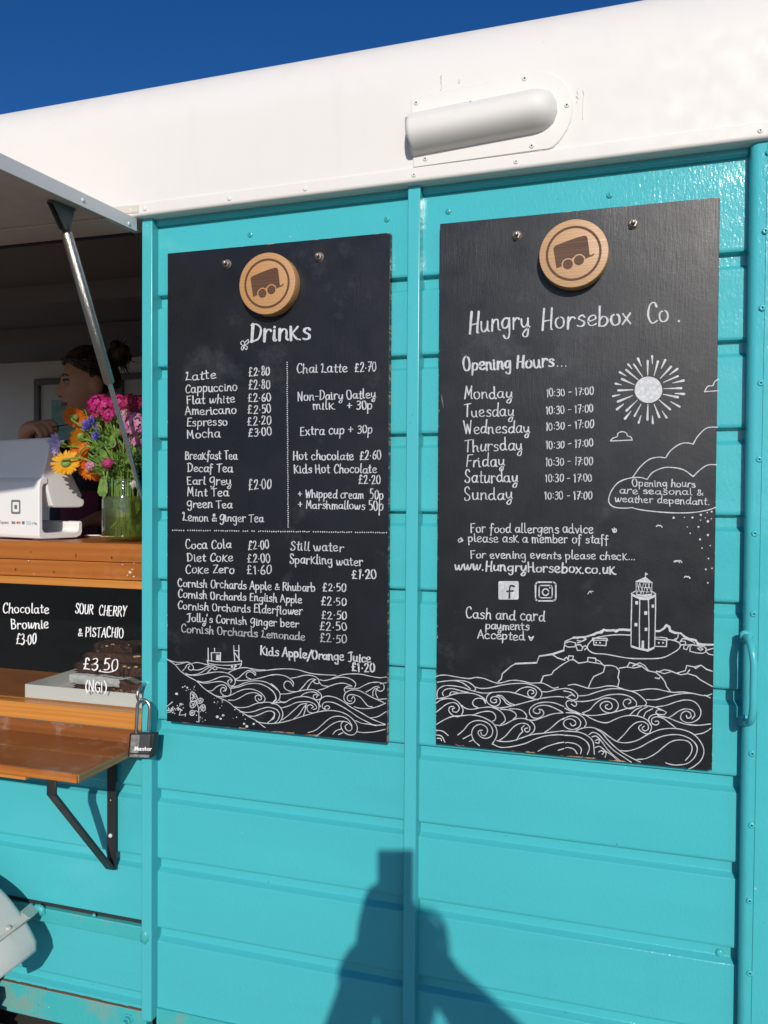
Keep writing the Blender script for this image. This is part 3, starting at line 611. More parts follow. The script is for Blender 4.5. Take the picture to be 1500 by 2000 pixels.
# ------------------------------------------------------------------ hand lettering: a single-stroke alphabet
GL = {}
def gdef(txt):
    for ln in txt.strip().split('\n'):
        k, w, s = ln.split(' ', 2); st = []
        for q in s.split('|'):
            q = q.strip(); poly = q.startswith('-'); q = q.lstrip('-').strip()
            st.append((poly, [tuple(map(float, p.split(','))) for p in q.split()]))
        GL[k] = (float(w), st)
gdef('''
a 9.6 7.4,8.4 5,10 2.2,8.6 0.8,5 2,1.2 4.4,0.3 6.8,3 7.7,9.4|7.7,9.4 7.5,3 8.3,0.4 9.8,0.7
b 9.4 1.5,17 1.2,8 1.2,0.4|1.2,6 4,9.6 7,8.6 8,5 6.5,1 3.5,0 1.2,1.5
c 8.2 7.2,8.2 5,10 2.2,8.5 0.8,5 2,1.2 4.8,0 7.4,1.6
d 9.8 7.3,8 5,9.8 2,8.3 0.8,4.5 2.2,0.8 4.8,0.4 7.4,3.5|7.8,17 7.5,8 7.6,2.5 8.8,0.2 9.8,0.6
e 8.6 1,4.4 4.5,5.2 7.1,6.9 6.2,9.5 4,10 1.6,8.2 0.9,4.6 2.2,1 5,0 8,1.6
f 6.6 6.8,15.6 5,17 3.4,15.4 3,9 2.6,1 2,-4.5|0.4,8.8 6,9.6
g 9.3 7.5,8.6 5,10 2,8.6 0.8,5.2 2.2,1.8 4.6,1.4 7,4 7.8,9.7|7.8,9.7 7.6,-2 6.4,-6.2 3.8,-6.7 2,-4.6
h 9 1.5,17 1.2,8 1.2,0|1.2,6 3.5,9.6 6,9.3 6.8,6.5 6.9,1.5 8.4,0.2
i 4 1.5,10 1.4,3 2,0.2 3.4,0.6|1.3,13.4 2.0,14.2
j 5 3.2,10 3.2,-3 2,-6.4 0,-6|3,13.4 3.6,14
k 9.4 1.6,13 1.4,0|7.8,12.6 1.6,5.4|3,6.4 6,1.2 9.4,0
l 4.4 1.8,17 1.5,4 2.2,0.4 4.2,0.6
m 12 1,9.8 1.2,0|1.2,6.5 3.2,9.6 5,9.1 5.7,6 5.7,0|5.7,6.5 7.7,9.6 9.6,9.1 10.2,6 10.3,1.5 11.8,0.2
n 9.2 1,9.8 1.2,0|1.2,6 3.6,9.7 6,9.2 6.8,6 6.9,1.5 8.6,0.2
o 9.2 4.5,10 1.8,8.4 0.9,4.8 2.2,1 4.8,0 7.4,2 8,5.8 6.8,9 4.2,10
p 9 1.2,9.8 1.3,0 1.2,-6.6|1.3,6.5 3.8,9.8 6.8,9 7.8,5.5 6.5,1.4 3.8,0.4 1.4,2
q 9.3 7.5,8.6 5,10 2,8.6 0.8,5.2 2.2,1.8 4.6,1.4 7,4 7.8,9.7|7.8,9.7 7.7,-6.6
r 7 1.2,9.8 1.3,0|1.3,6 3.4,9.3 5.6,9.8 6.8,8.6
s 7.6 6.6,8.4 4.6,10 2.2,9 1.8,7 4.2,5.4 6.4,3.8 6.2,1.2 3.8,0 1,1
t 6.4 3,14.5 2.8,3 3.6,0.3 5.9,0.7|0.2,9.9 5.9,10.4
u 9.2 1.2,9.8 1.1,4 2.4,0.6 4.6,0.6 6.8,4 7.1,9.8|7.1,9.8 7.1,2 8.6,0.3
v 8 0.8,9.8 3.6,0.2|3.6,0.2 7,9.8
w 12 0.6,9.8 2,1.6 3.2,0.3 5,3.4 6,8.8|6,8.8 6.8,1.6 8,0.3 10,4 11,9.8
x 7.8 0.8,9.8 4,4.6 7.2,0|7,9.8 4,5 0.6,0
y 9.2 1.2,9.8 1.4,4.5 3,1.6 5,2.2 7,5 7.6,9.8|7.6,9.8 7.4,-2 6,-6.4 3.4,-6.8 2.2,-4.6 4.5,-1.5 9,1.4
z 7.6 1,9.6 6.8,9.8|6.8,9.8 1,0.3|1,0.3 7.2,0.5
A 10.4 0.3,0 2.5,8 5,16.6|5,16.6 7.5,7 9.6,0|1.8,5.6 8.4,6.4
B 9.6 1.5,16.5 1.4,0|1.4,16.2 6,15.8 7,12.8 5,9.3 2,8.7|2,8.7 7,8.2 8.2,4.5 6.5,0.8 1.4,0
C 9.4 8.4,13.8 7.4,16.4 5.6,17 2.8,15 1,8.5 2.2,2 5,0 8.8,2.2
D 10.4 2.2,16.3 1.8,0.2|0.6,15.6 5,16.4 8.8,12.5 9.2,7.5 7,1.8 1.0,0
E 8.8 7.6,16.4 1.7,16|1.7,16 1.5,0.3|1.5,0.3 8,0.6|1.6,8.4 6.6,9
F 8.4 8.2,16.6 1.8,16|1.8,16 1.5,0|1.7,8.4 6.6,9.2
G 10 8.2,12.6 5.4,14.2 2.2,12.4 0.8,8 2.4,4.2 5,3.8 7.8,7 8.4,13|8.4,13 8.2,0 6.6,-4.6 3.6,-5.2 2,-3.4
H 10.2 1.7,16.8 1.4,0|8.4,16.8 8.2,1.8 9.8,0|1.5,8.2 8.3,8.9
I 4 1.8,16.5 1.6,0
J 8.6 1,14.6 4.5,16.4 8.4,16.6|6.2,16.5 6,3 4.4,-0.6 1.2,0.2
K 10.2 1.6,16.5 1.5,0|8.4,15.6 1.7,7.4|3.2,8.8 7,1.6 10.2,0.2
L 8.8 1,14.6 2.6,16.8 3.4,14.6 2.8,8 1.0,1.2|0.6,0.6 3,1.6 8.6,0.2
M 11.4 0.8,0 2.2,16.4|2.2,16.4 5.6,5.6|5.6,5.6 9,16.6|9,16.6 9.2,2 10.8,0
N 10.4 1.4,0 1.6,16.6|1.6,16.6 8,0.4|8,0.4 8.6,17
O 10.4 5,17 2,15 0.8,8.5 2.2,1.8 5,0 8.2,2.4 9.2,9 7.6,15.4 4.6,17
P 9 1.6,16.5 1.4,0|1.2,15.8 6.5,16.2 7.8,12.2 5.8,8.4 1.8,8
R 9.8 1.6,16.5 1.4,0|1.2,15.8 6.5,16.2 7.8,12.5 5.8,8.8 1.8,8.4|4,8.5 9.4,0
S 9 7.6,14.4 5.4,17 2.6,15.6 2.2,12 4.6,9 7.4,6.2 7.2,2 4.4,0 1.4,1.4 1.8,3.6
T 9.6 0.4,15.6 9.8,16.8|5,16.2 4.6,0
U 10 1.4,16.6 1.4,5 3,0.8 6,0.8 8.2,5 8.6,16.8
V 9 0.6,16.6 4.6,0.2|4.6,0.2 8.6,16.8
W 12 0.6,16.6 3,0.5|3,0.5 5.8,12.6|5.8,12.6 8.2,0.5|8.2,0.5 11.2,16.8
X 9 0.6,16.6 8.4,0|8.2,16.6 0.6,0
Y 9.4 0.8,16.6 4.4,8|8.6,16.8 4.4,8 3.2,0
Z 9.4 1,16.2 8.2,16.6|8.2,16.6 1.2,0.4|1.2,0.4 9,0.8
0 8.6 4.4,15 1.8,12.6 1,7 2.4,1 4.6,0.2 7.2,3.4 7.4,9.4 6,14 4.2,15
1 4.6 1.2,12.6 2.8,15 2.6,0
2 8.4 1.2,11.6 2.8,14.6 5.6,14.4 6.4,11 4.4,6 1,0.4|1,0.4 7.8,0.8
3 8 1.4,13.6 4,15 6.4,13.4 5.8,9.8 3,8.2|3,8.2 6.6,7 6.8,2.6 4,0 1,1.4
5 8 6.8,15 2.2,14.8|2.2,14.8 1.6,8.6|1.6,8.6 5,9 7,5.6 5.6,1.2 1.4,0.4
6 8 6,15 3,11.6 1.2,5 2.6,0.6 5.4,0.6 7,4 5.4,7.4 2,6
7 8 1,14.6 7.2,15|7.2,15 3.6,0|2.4,7.4 7.2,7.8
8 8.2 6,13.4 4.2,15 2,13 2.6,10 5.8,6.4 6.8,2.4 4.4,0 1.6,2 2.4,6 5.4,9.6 6.2,12.6
£ 8.8 6.8,13.2 5.4,15.2 3.2,14 2.8,5 1.4,0.8|1.4,0.8 4,1.2 7.6,0.6|0.6,7.4 5.8,8
· 4 1.9,6.4 2.1,6.5
. 3.6 1.6,0.4 1.9,0.6
: 4 1.8,3 2,3.1|1.8,10.6 2,10.7
- 7.4 0.8,6.6 6.2,7
+ 9 4,3 4.1,11|0.4,6.8 7.8,7.2
& 9.4 8.6,5.4 5,0.4 2,0.6 1.4,4 5,9 5.4,12.4 3.6,13.6 2.4,11.4 4.4,7 9,0.4
/ 7.4 6.4,17 0.4,-5.5
' 3 1.4,17 1.2,13.8
( 5 4.4,18 1.6,12 1.4,4 4,-2
) 5 0.8,18 3.6,12 3.8,4 1,-2
''')
GL['Q'] = (9.6, [(False, [(8.2,14.2),(6,16.6),(3,15),(1,8.5),(2.4,2),(5.2,.2),(8,2.4),(8.2,7.2)]), (False, [(8.4,7.2),(5.4,7.2)])])
class Ink:
    """painted strokes, laid on a plane as thin films of paint"""
    def __init__(s, Y, mb=None, plane=None): s.Y, s.mb, s.k, s.plane = Y, mb or MB(), 0, plane
    def at(s, x, y, Y):
        if s.plane is None: return P(x, y, Y)
        pt, nn = s.plane; d = ray(x, y); return CAM+d*(((pt+nn*(Y-s.Y)-CAM)@nn)/(d@nn))
    def stroke(s, pts, w, con=0.22, smooth=True, w1=None, n=5):
        q = spline(pts, n) if smooth and len(pts) > 2 else [np.array(p, float) for p in pts]
        if smooth and len(pts) == 2:
            a, b = q; q = [a+(b-a)*t for t in (0, 0.33, 0.67, 1)]
        if not smooth and len(q) > 2:
            for a, b in zip(q[:-1], q[1:]): s.stroke([a, b], w, con, True, w1)
            return
        m = len(q); s.k += 1; Y = s.Y-0.00035-s.k*1.1e-6; L = []; Rr = []
        for i, p in enumerate(q):
            t = q[min(i+1, m-1)]-q[max(i-1, 0)]; t = t/(np.linalg.norm(t)+1e-9)
            ww = w if w1 is None else w+(w1-w)*i/(m-1)
            h = ww*0.5*(1-con+con*1.6*abs(t[1]))*(1+0.10*math.sin(i*0.9+s.k*2.1)+0.09*math.sin(i*0.31+s.k)); nrm = np.array([-t[1], t[0]])
            L.append((p+nrm*h, i)); Rr.append((p-nrm*h, i))
        def cap(p, t, h, sg):
            a0 = math.atan2(t[1], t[0]); return [p+h*np.array([math.cos(a0+sg*x), math.sin(a0+sg*x)]) for x in (-1.05, -0.52, 0, 0.52, 1.05)]
        t = q[-1]-q[-2]; t /= np.linalg.norm(t)+1e-9; he = np.linalg.norm(L[-1][0]-q[-1])
        c1 = cap(q[-1], t, he, -1); t = q[0]-q[1]; t /= np.linalg.norm(t)+1e-9; c0 = cap(q[0], t, np.linalg.norm(L[0][0]-q[0]), -1)
        T = lambda p: s.at(p[0], p[1], Y)
        vv = [T(p) for p, _ in L]+[T(p) for p, _ in Rr]+[T(p) for p in c1]+[T(p) for p in c0]
        # image y runs down, so L is the right-hand side on the board
        fs = [(i, i+1, m+i+1, m+i) for i in range(m-1)]
        fs.append(tuple([m-1]+[2*m+j for j in range(5)]+[2*m-1])); fs.append(tuple([m]+[2*m+5+j for j in range(5)]+[0]))
        s.mb.add(vv, fs)
    def dot(s, x, y, r, sq=1.0, n=9):
        s.k += 1; Y = s.Y-0.00035-s.k*1.1e-6; a0 = rnd.random()*6
        s.mb.add([s.at(x+r*math.cos(a0+6.2832*i/n)*(1+0.12*rnd.uniform(-1, 1)), y+r*sq*math.sin(a0+6.2832*i/n)*(1+0.12*rnd.uniform(-1, 1)), Y) for i in range(n)], [tuple(range(n))])
    def fill(s, pts, lift=0.0):
        s.k += 1; Y = s.Y-0.00035-s.k*1.1e-6-lift; s.mb.add([s.at(x, y, Y) for x, y in pts], [tuple(range(len(pts)))])
    def text(s, txt, x0, y0, x1, y1, h, w, asc=1.0, con=0.25, slant=0.0, jit=1.5):
        adv = []; x = 0.0
        for c in txt:
            adv.append(x); x += GL[c][0]+0.9 if c in GL else 5.6
        last = GL[txt[-1]][0] if txt[-1] in GL else 7
        tot = x-max(0, last*0.08); kx = math.hypot(x1-x0, y1-y0)/tot; ky = h/10.0
        ux, uy = (x1-x0)/math.hypot(x1-x0, y1-y0), (y1-y0)/math.hypot(x1-x0, y1-y0)
        for c, a in zip(txt, adv):
            if c not in GL: continue
            jx, jy, js, jr = rnd.uniform(-.25, .25)*jit, rnd.uniform(-.5, .5)*jit, 1+rnd.uniform(-.06, .06)*jit, rnd.uniform(-.05, .05)*jit+slant
            for poly, st in GL[c][1]:
                q = []
                for (gx, gy) in st:
                    if gy > 10: gy = 10+(gy-10)*asc
                    elif gy < 0: gy = gy*(0.6+0.4*asc)
                    gx = gx+jx+jr*gy+rnd.uniform(-.12, .12)*jit; gy = gy*js+jy+rnd.uniform(-.12, .12)*jit
                    X = (a+gx)*kx; q.append((x0+X*ux, y0+X*uy-gy*ky))
                if c in '.·:' : s.dot(q[0][0], q[0][1], w*0.62)
                elif c in 'ij' and len(st) == 2 and st[0][1] > 12: s.dot(q[0][0], q[0][1]+0.5, w*0.7)
                else: s.stroke(q, w*rnd.uniform(.82, 1.12), con, not poly, n=4)
    def zs(s, txt, ox, oy, sc, w, con=0.15, closed=False, smooth=True):
        """strokes written as 'x,y x,y|x,y ...' in the units of an enlarged crop with origin ox, oy and scale sc"""
        for q in txt.split('|'):
            p = [tuple(map(float, a.split(','))) for a in q.split()]
            p = [(ox+a/sc, oy+b/sc) for a, b in p]
            if closed: p.append(p[0])
            s.stroke(p, w, con, smooth)
def chalk(name, col=(0.78, 0.79, 0.80), mott=0.55):
    m = mat(name, col, 0.55); g = N(m)
    c = g.mix(g.ramp(g.noise(150, 4, 0.7), [(0.38, mott), (0.62, 0.0)]), col, tuple(x*0.45 for x in col)); c = g.mix(g.ramp(g.noise(17, 4, 0.7), [(0.48, 0.0), (0.75, 0.6)]), c, tuple(x*0.5 for x in col)); g.col(c); return m
M['chalk'] = chalk('white_paint_pen', (0.60, 0.62, 0.645)); M['chalk_dim'] = chalk('worn_white_paint_pen', (0.40, 0.415, 0.43), 0.45)
M['glass_pen'] = mat('white_glass_pen', (0.85, 0.85, 0.85), 0.6)
def board_mat(name, x0, x1, z0, z1, cx, cz, base, rough, grain, chips):
    m = mat(name, base, rough, spec=0.4 if chips < 0.009 else 0.52); g = N(m); co = g.co()
    sep = g.n('ShaderNodeSeparateXYZ'); g.l(co, sep.inputs[0]); X, Z = sep.outputs[0], sep.outputs[2]
    vert = g.noise(1.0, 6, 0.75, g.co((330, 330, 26))); fib = g.noise(1.0, 5, 0.8, g.co((60, 60, 420))); cloud = g.noise(4.5, 4, 0.6)
    c = g.mix(g.ramp(cloud, [(0.3, 0.0), (0.7, 1.0)]), base, tuple(x*1.35+0.002 for x in base))
    # faint ghosts of rubbed-out chalk and small scratches
    sm = g.ramp(g.noise(5.5, 5, 0.7, g.co(loc=(2, 0, 5))), [(0.58, 0.0), (0.76, 0.13)]); c = g.mix(g.math('MULTIPLY', sm, fib), c, (0.5, 0.52, 0.55))
    scr = g.ramp(g.noise(1.0, 3, 0.6, g.co((26, 26, 700), (0, 0.25, 0))), [(0.735, 0.0), (0.75, 0.16)]); c = g.mix(g.math('MULTIPLY', scr, g.ramp(cloud, [(0.5, 0.0), (0.6, 1.0)])), c, (0.35, 0.36, 0.38))
    # knocked edges: bare ply shows where the distance to the bottom or side edge is under a ragged threshold
    e1 = g.math('SUBTRACT', Z, z0-cz); e2 = g.math('MULTIPLY', g.math('SUBTRACT', x1-cx, X), 5.0); e3 = g.math('MULTIPLY', g.math('SUBTRACT', z1-cz, Z), 3.0); e4 = g.math('MULTIPLY', g.math('SUBTRACT', X, x0-cx), 3.0)
    e = g.math('MINIMUM', g.math('MINIMUM', e1, e2), g.math('MINIMUM', e3, e4))
    ragged = g.math('MULTIPLY', g.ramp(g.noise(1.0, 6, 0.7, g.co((34, 34, 150))), [(0.54, 0.0), (0.80, 1.0)]), chips)
    ch = g.math('LESS_THAN', e, ragged); c = g.mix(ch, c, (0.40, 0.22, 0.11))
    g.col(c)
    b = g.bump(cloud, 0.25, 0.004); patch = g.ramp(g.noise(8, 3, 0.5, g.co(loc=(4, 2, 7))), [(0.35, 0.25), (0.65, 1.0)]); b = g.bump(g.math('MULTIPLY', fib, patch), grain*0.35, 0.0006, b); b = g.bump(g.math('MULTIPLY', vert, patch), grain, 0.0010, b); b = g.bump(g.noise(140, 4, 0.7), grain*0.5, 0.0008, b); g.nrm(b)
    g.rough(g.ramp(g.noise(22, 4), [(0.3, rough*0.9), (0.7, rough*1.15)])); return m
YF = -0.017
def board(B, label, cat, base, rough, grain, chips, thick=0.0135):
    c = [P(x, y, YF) for x, y in B]; x0, x1 = (c[0][0]+c[3][0])/2, (c[1][0]+c[2][0])/2; z1, z0 = (c[0][2]+c[1][2])/2, (c[2][2]+c[3][2])/2
    o = thing('menu_board', ((x0+x1)/2, -0.004, z0), label, cat)
    mb = MB(); nx, nz = 14, 26
    mb.box(x0, x1, YF, YF+thick, z0, z1, 0.0008, 2)
    mm = board_mat('board_paint', x0, x1, z0, z1, (x0+x1)/2, z0, base, rough, grain, chips)
    p = mb.build('panel', mm, o); return o, (x0, x1, z0, z1)
def bolts(o, pts):
    for (x, y) in pts:
        p = P(x, y, YF); mb = MB(); mb.lathe([(0.0095, 0), (0.0095, 0.0012), (0.0001, 0.0013)], p, (0, -1, 0), 18); mb.lathe([(0.0074, 0.0012), (0.0074, 0.0062), (0.0066, 0.0068), (0.0042, 0.0069)], p, (0, -1, 0), 6, False)
        b = mb.build('nut', M['zinc_rust'], o); mb = MB(); mb.lathe([(0.0040, 0.005), (0.0040, 0.0150), (0.0034, 0.0160), (0.0001, 0.0161)], p, (0, -1, 0), 14); mb.build('bolt_end', M['zinc_rust'], b)
M['zinc_rust'] = paint('tarnished_zinc', (0.36, 0.31, 0.26), 0.4, 0.3, dirt=0.8, dirtcol=(0.16, 0.08, 0.04)); M['zinc_rust'].node_tree.nodes['Principled BSDF'].inputs['Metallic'].default_value = 0.7
def badge(o, c, rim_px, tone, axis):
    """round slice of oak with a branded ring and a little horsebox"""
    Yf = YF-0.025; ctr = P(c[0], c[1], Yf); r = np.linalg.norm(P(c[0], c[1]+rim_px, Yf)-ctr)
    m = wood('oak_'+tone, (0.42, 0.215, 0.085) if tone == 'warm' else (0.43, 0.24, 0.115), (0.56, 0.315, 0.135) if tone == 'warm' else (0.62, 0.39, 0.20), axis, 5.0, 0.45, ring=18)
    mb = MB(); mb.lathe([(0.0001, YF-Yf), (r*0.99, YF-Yf), (r, YF-Yf-0.001), (r, 0.0015), (r-0.0006, 0.0004), (r-0.0018, 0.0), (0.0001, 0.0)][::-1], ctr, (0, 1, 0), 72)
    d = mb.build('wooden_badge', m, o); sharp(d, 30)
    bm_ = wood('branded_'+tone, (0.060, 0.024, 0.010), (0.15, 0.065, 0.03), axis, 5.0, 0.6, ring=18)
    E = MB(); Y = Yf-0.0004
    Tq = lambda u, v, dy=0: (ctr[0]+u*r, Y-dy, ctr[2]+v*r)
    n = 72; vv = []
    for k in range(n):
        a = 6.28318*k/n
        for q in (0.805, 0.735): vv.append(Tq(q*math.cos(a), q*math.sin(a)))
    E.add(vv, [(2*k, 2*((k+1) % n), 2*((k+1) % n)+1, 2*k+1) for k in range(n)])
    cc = lambda x, y: ((x-724)/172.0, -(y-297)/172.0)
    W1, W2 = cc(697, 350), cc(752, 334)
    def arc(cn, rr, a0, a1, k=10): return [(cn[0]+rr*math.cos(a), cn[1]+rr*math.sin(a)) for a in np.linspace(a0, a1, k)]
    body = [cc(640, 366), cc(624, 266), cc(627, 256), cc(636, 250)]+[cc(690, 233), cc(740, 219)]+[cc(776, 213), cc(787, 216), cc(793, 228)]+[cc(800, 280), cc(804, 312), cc(822, 315), cc(780, 330)]
    body += arc(W2, 0.185, 0.12, math.pi*0.80)+arc(W1, 0.185, math.pi*0.30, math.pi*1.08)
    # hand-made triangulation is left to Blender's n-gon fill
    E.add([Tq(u, v) for u, v in body], [tuple(range(len(body)))])
    for w_ in (W1, W2): E.add([Tq(u, v) for u, v in arc(w_, 0.145, 0, 6.2832-0.2, 28)], [tuple(range(28))])
    hk = [cc(800, 318), cc(815, 317), cc(822, 312), cc(824, 306)]
    for a, b in zip(hk[:-1], hk[1:]):
        dx, dy = b[0]-a[0], b[1]-a[1]; L = math.hypot(dx, dy); ex, ey = -dy/L*0.018, dx/L*0.018
        E.add([Tq(a[0]-ex, a[1]-ey, 1e-5), Tq(b[0]-ex, b[1]-ey, 1e-5), Tq(b[0]+ex, b[1]+ey, 1e-5), Tq(a[0]+ex, a[1]+ey, 1e-5)], [(0, 1, 2, 3)])
    E.build('emblem', bm_, d)
# ---------------- drinks board
DB, dbx = board([(327,496),(763,453),(755,1450),(326,1410)], 'black drinks price board headed Drinks, the narrower one beside the hatch', 'menu board', (0.0060, 0.0074, 0.0104), 0.36, 0.32, 0.0085)
bolts(DB, [(444, 516), (624, 502)]); badge(DB, (521.2, 553.6), 60.4, 'warm', 'x')
I = Ink(YF)
I.text('Drinks', 488, 669, 607, 663, 21.5, 4.0, asc=0.98, con=0.40)
I.zs('-1,-6 -5,-1 0,4 3,-1 -1,-6|3,-2 10,-8 9,0 3,2|2,4 8,6 6,12 1,6|-1,4 -4,9 -1,13 1,6|1,5 12,-3', 475, 671, 1.0, 1.5)
I.mb.build('title_lettering', M['chalk'], DB)
I = Ink(YF)
L_ = '''Latte|362|743.8|422|738.5|10.4
£2·80|485.6|735.2|527.6|731.5|11.2
Cappuccino|362|767.4|464|762|10
£2·80|485.6|761.3|528.5|759|11.2
Flat white|364.5|789.8|459.5|785.8|9.8
£2·60|484|785.8|529.8|782.7|10.8
Americano|362|810.3|462|808.2|9.6
£2·50|484|808|530.4|805.7|10.8
Espresso|364.5|832.4|445|830.3|9.6
£2·20|483|831|530.4|828.7|10.8
Mocha|365.4|855.4|430.4|854.8|10
£3·00|484|853.3|531.6|850.2|11
Breakfast Tea|361.4|897|464|897|9.4
Decaf Tea|365.4|921.6|455|921.6|9.6
Earl Grey|365|946.2|452.5|946.8|9.6
£2·00|485.6|957.5|530.4|953|13.2
Mint Tea|366|968.3|447.3|968.9|9.6
Green Tea|365|991.3|454.3|992.2|9.4
Lemon & Ginger Tea|357.4|1017.3|515.3|1019.8|9.6
Chai Latte|579|729|679.4|726.6|11
£2·70|692.6|726.6|735.5|725.4|11.6
Non-Dairy Oatley|580.7|782.7|734|777.5|10.2
milk|611.3|800.2|654.3|799|10
+ 30p|677.3|798|727.9|799.6|11
Extra cup + 30p|586.2|850.2|727.9|845.6|10.6
Hot chocolate|572.4|897.7|691.7|898.3|10
£2·60|701.8|898.3|745.6|897|11.4
Kids Hot Chocolate|573.6|923.8|736|923.8|9.8
£2·20|700|946|743.8|944.3|11.6
+ Whipped cream|582.2|971.3|710|973.8|9.4
50p|722.3|975|749.3|975|12.6
+ Marshmallows|582.2|992.2|713.4|995.2|9.2
50p|720|996.5|749.3|997.4|12
Coca Cola|362|1072|451.9|1070.6|10
£2·00|484.7|1073.7|526|1071.5|11
Still water|566.2|1074.6|671|1076.7|10.4
Diet Coke|365.4|1096|455|1096|9.8
£2·00|483.5|1099|528.5|1098.2|11
Sparkling|565.3|1100.3|649.7|1101.5|10.4
water|657.3|1103.4|709.5|1105.3|10.4
Coke Zero|362|1119.7|458|1119.7|9.8
£1·60|482|1121.8|531.6|1121.2|11
£1·20|687|1130.4|736.4|1130.4|11.6
Cornish Orchards Apple & Rhubarb|347.6|1145.7|616.5|1155|9.2
£2·50|630.3|1155|676.3|1155|10.4
Cornish Orchards English Apple|347.6|1167.2|589.9|1178|9.2
£2·50|626.7|1182|677.3|1182.5|10.4
Cornish Orchards Elderflower|347|1189.6|591.4|1201|9.2
£2·50|627.3|1208.6|678.2|1209.5|10.4
Jolly's Cornish Ginger beer|363.9|1213.8|583.7|1225.5|9.2
£2·50|623.6|1231|678.2|1231.6|10.4
Kids Apple/Orange Juice|507.7|1279|724.8|1294.5|10
£1·20|686.5|1310.7|732.5|1312.9|11.4'''
for ln in L_.split('\n'):
    t, a, b, c, d, h = ln.split('|'); I.text(t, float(a), float(b), float(c), float(d), float(h), 1.95 if 'Kids App' not in t and '1·20' not in t else 2.6)
I.mb.build('price_lettering', M['chalk'], DB)
I = Ink(YF)
I.text('Cornish Orchards Lemonade', 353.7, 1234.7, 596.6, 1250.6, 9.2, 2.0); I.text('£2·50', 624.5, 1253.7, 678.2, 1256, 10.4, 2.0)
I.mb.build('faded_lettering', M['chalk_dim'], DB)
I = Ink(YF)
for k in range(80): t = k/79; I.dot(560.7+2.2*t+rnd.uniform(-.4, .4), 707.6+322*t, 1.25)
for k in range(98):
    t = k/97
    if rnd.random() < 0.95: I.dot(336.9+418*t+rnd.uniform(-.5, .5), 1035.7+4.6*t+rnd.uniform(-.5, .5), 1.3)
I.mb.build('dotted_lines', M['chalk'], DB)
I = Ink(YF); A = (320, 1250, 6.818); w = 1.5
I.zs('578,270 590,320 602,338|578,272 700,288 850,292 1035,280|600,314 720,332 880,336 1030,318|1035,276 1030,330 1000,378|700,362 800,380 900,388 990,380|590,110 592,280|632,170 635,280|632,170 755,170|755,170 752,282|675,112 676,170|930,75 936,180 945,285|998,70 1000,265|935,138 1000,146|945,172 1010,268', *A, 1.7)
I.fill([(320+x/6.818, 1250+y/6.818) for x, y in ((697,195),(750,195),(750,272),(697,268))])
for x, y, r in ((908,355,16),(955,347,15),(940,372,10)): I.dot(320+x/6.818, 1250+y/6.818, r/6.818)
I.mb.build('fishing_boat_drawing', M['chalk'], DB)
I = Ink(YF)
I.zs('''45,258 110,300 160,340 210,400 270,450 350,500 440,550 520,630 600,690 720,760 850,820 950,900 1050,970 1150,1030 1240,1080 1310,1140 1350,1165
45,258 130,290 220,298 290,295 330,298 375,328 395,370 375,402 340,395 325,368 345,345
160,325 220,318 290,297|250,410 285,372 310,330 348,320|375,310 450,300 540,320 590,332|390,395 450,400 520,380 580,350 640,340 690,355 710,380 680,396 650,380 668,365
290,445 350,465 440,455 500,430 560,390 610,362 640,360|580,435 620,392 650,370
300,460 400,472 500,460 620,435 720,425 820,435 900,470 950,530 940,590 900,615 865,590 850,555 880,527 905,540 890,565
860,435 930,400 1010,375 1090,368 1160,385 1220,410 1320,408 1500,388|1160,378 1250,396 1350,400
950,520 1000,500 1060,445 1120,408 1180,410 1222,440 1215,470|1215,470 1180,432 1130,425 1095,460 1110,500 1160,520
945,525 1000,540 1100,536 1220,520 1340,490 1430,465 1510,458
440,545 520,560 600,550 680,520 760,490 840,486 890,510 912,540
460,560 560,575 660,560 760,553 830,580 880,640 895,690 870,740 820,745 770,715 755,670 775,635 810,640 815,670 792,680
590,680 650,670 700,625 760,598 810,605 835,642 820,682
890,630 980,610 1080,570 1180,546 1280,545 1380,570 1460,620 1505,660|895,645 1000,625 1100,590 1200,577 1300,590 1400,640 1470,710 1490,780 1455,828
690,745 780,758 880,740 980,690 1080,656 1180,656 1270,690 1335,750 1345,800 1310,835 1260,830 1220,790 1220,752 1250,735 1290,750 1300,785 1272,800 1258,778
860,800 940,800 1020,765 1110,715 1200,700 1260,718 1305,750
940,890 1020,900 1120,890 1220,850 1320,830 1420,832 1510,862|1010,945 1100,965 1200,950 1300,915 1400,895 1510,928|1120,1010 1200,1015 1290,985 1370,950 1440,950 1472,990 1440,1050 1380,1105
1230,1085 1320,1105 1420,1112 1510,1104'''.replace('\n', '|'), *A, w, con=0.0)
Bz = (530, 1270, 6.25)
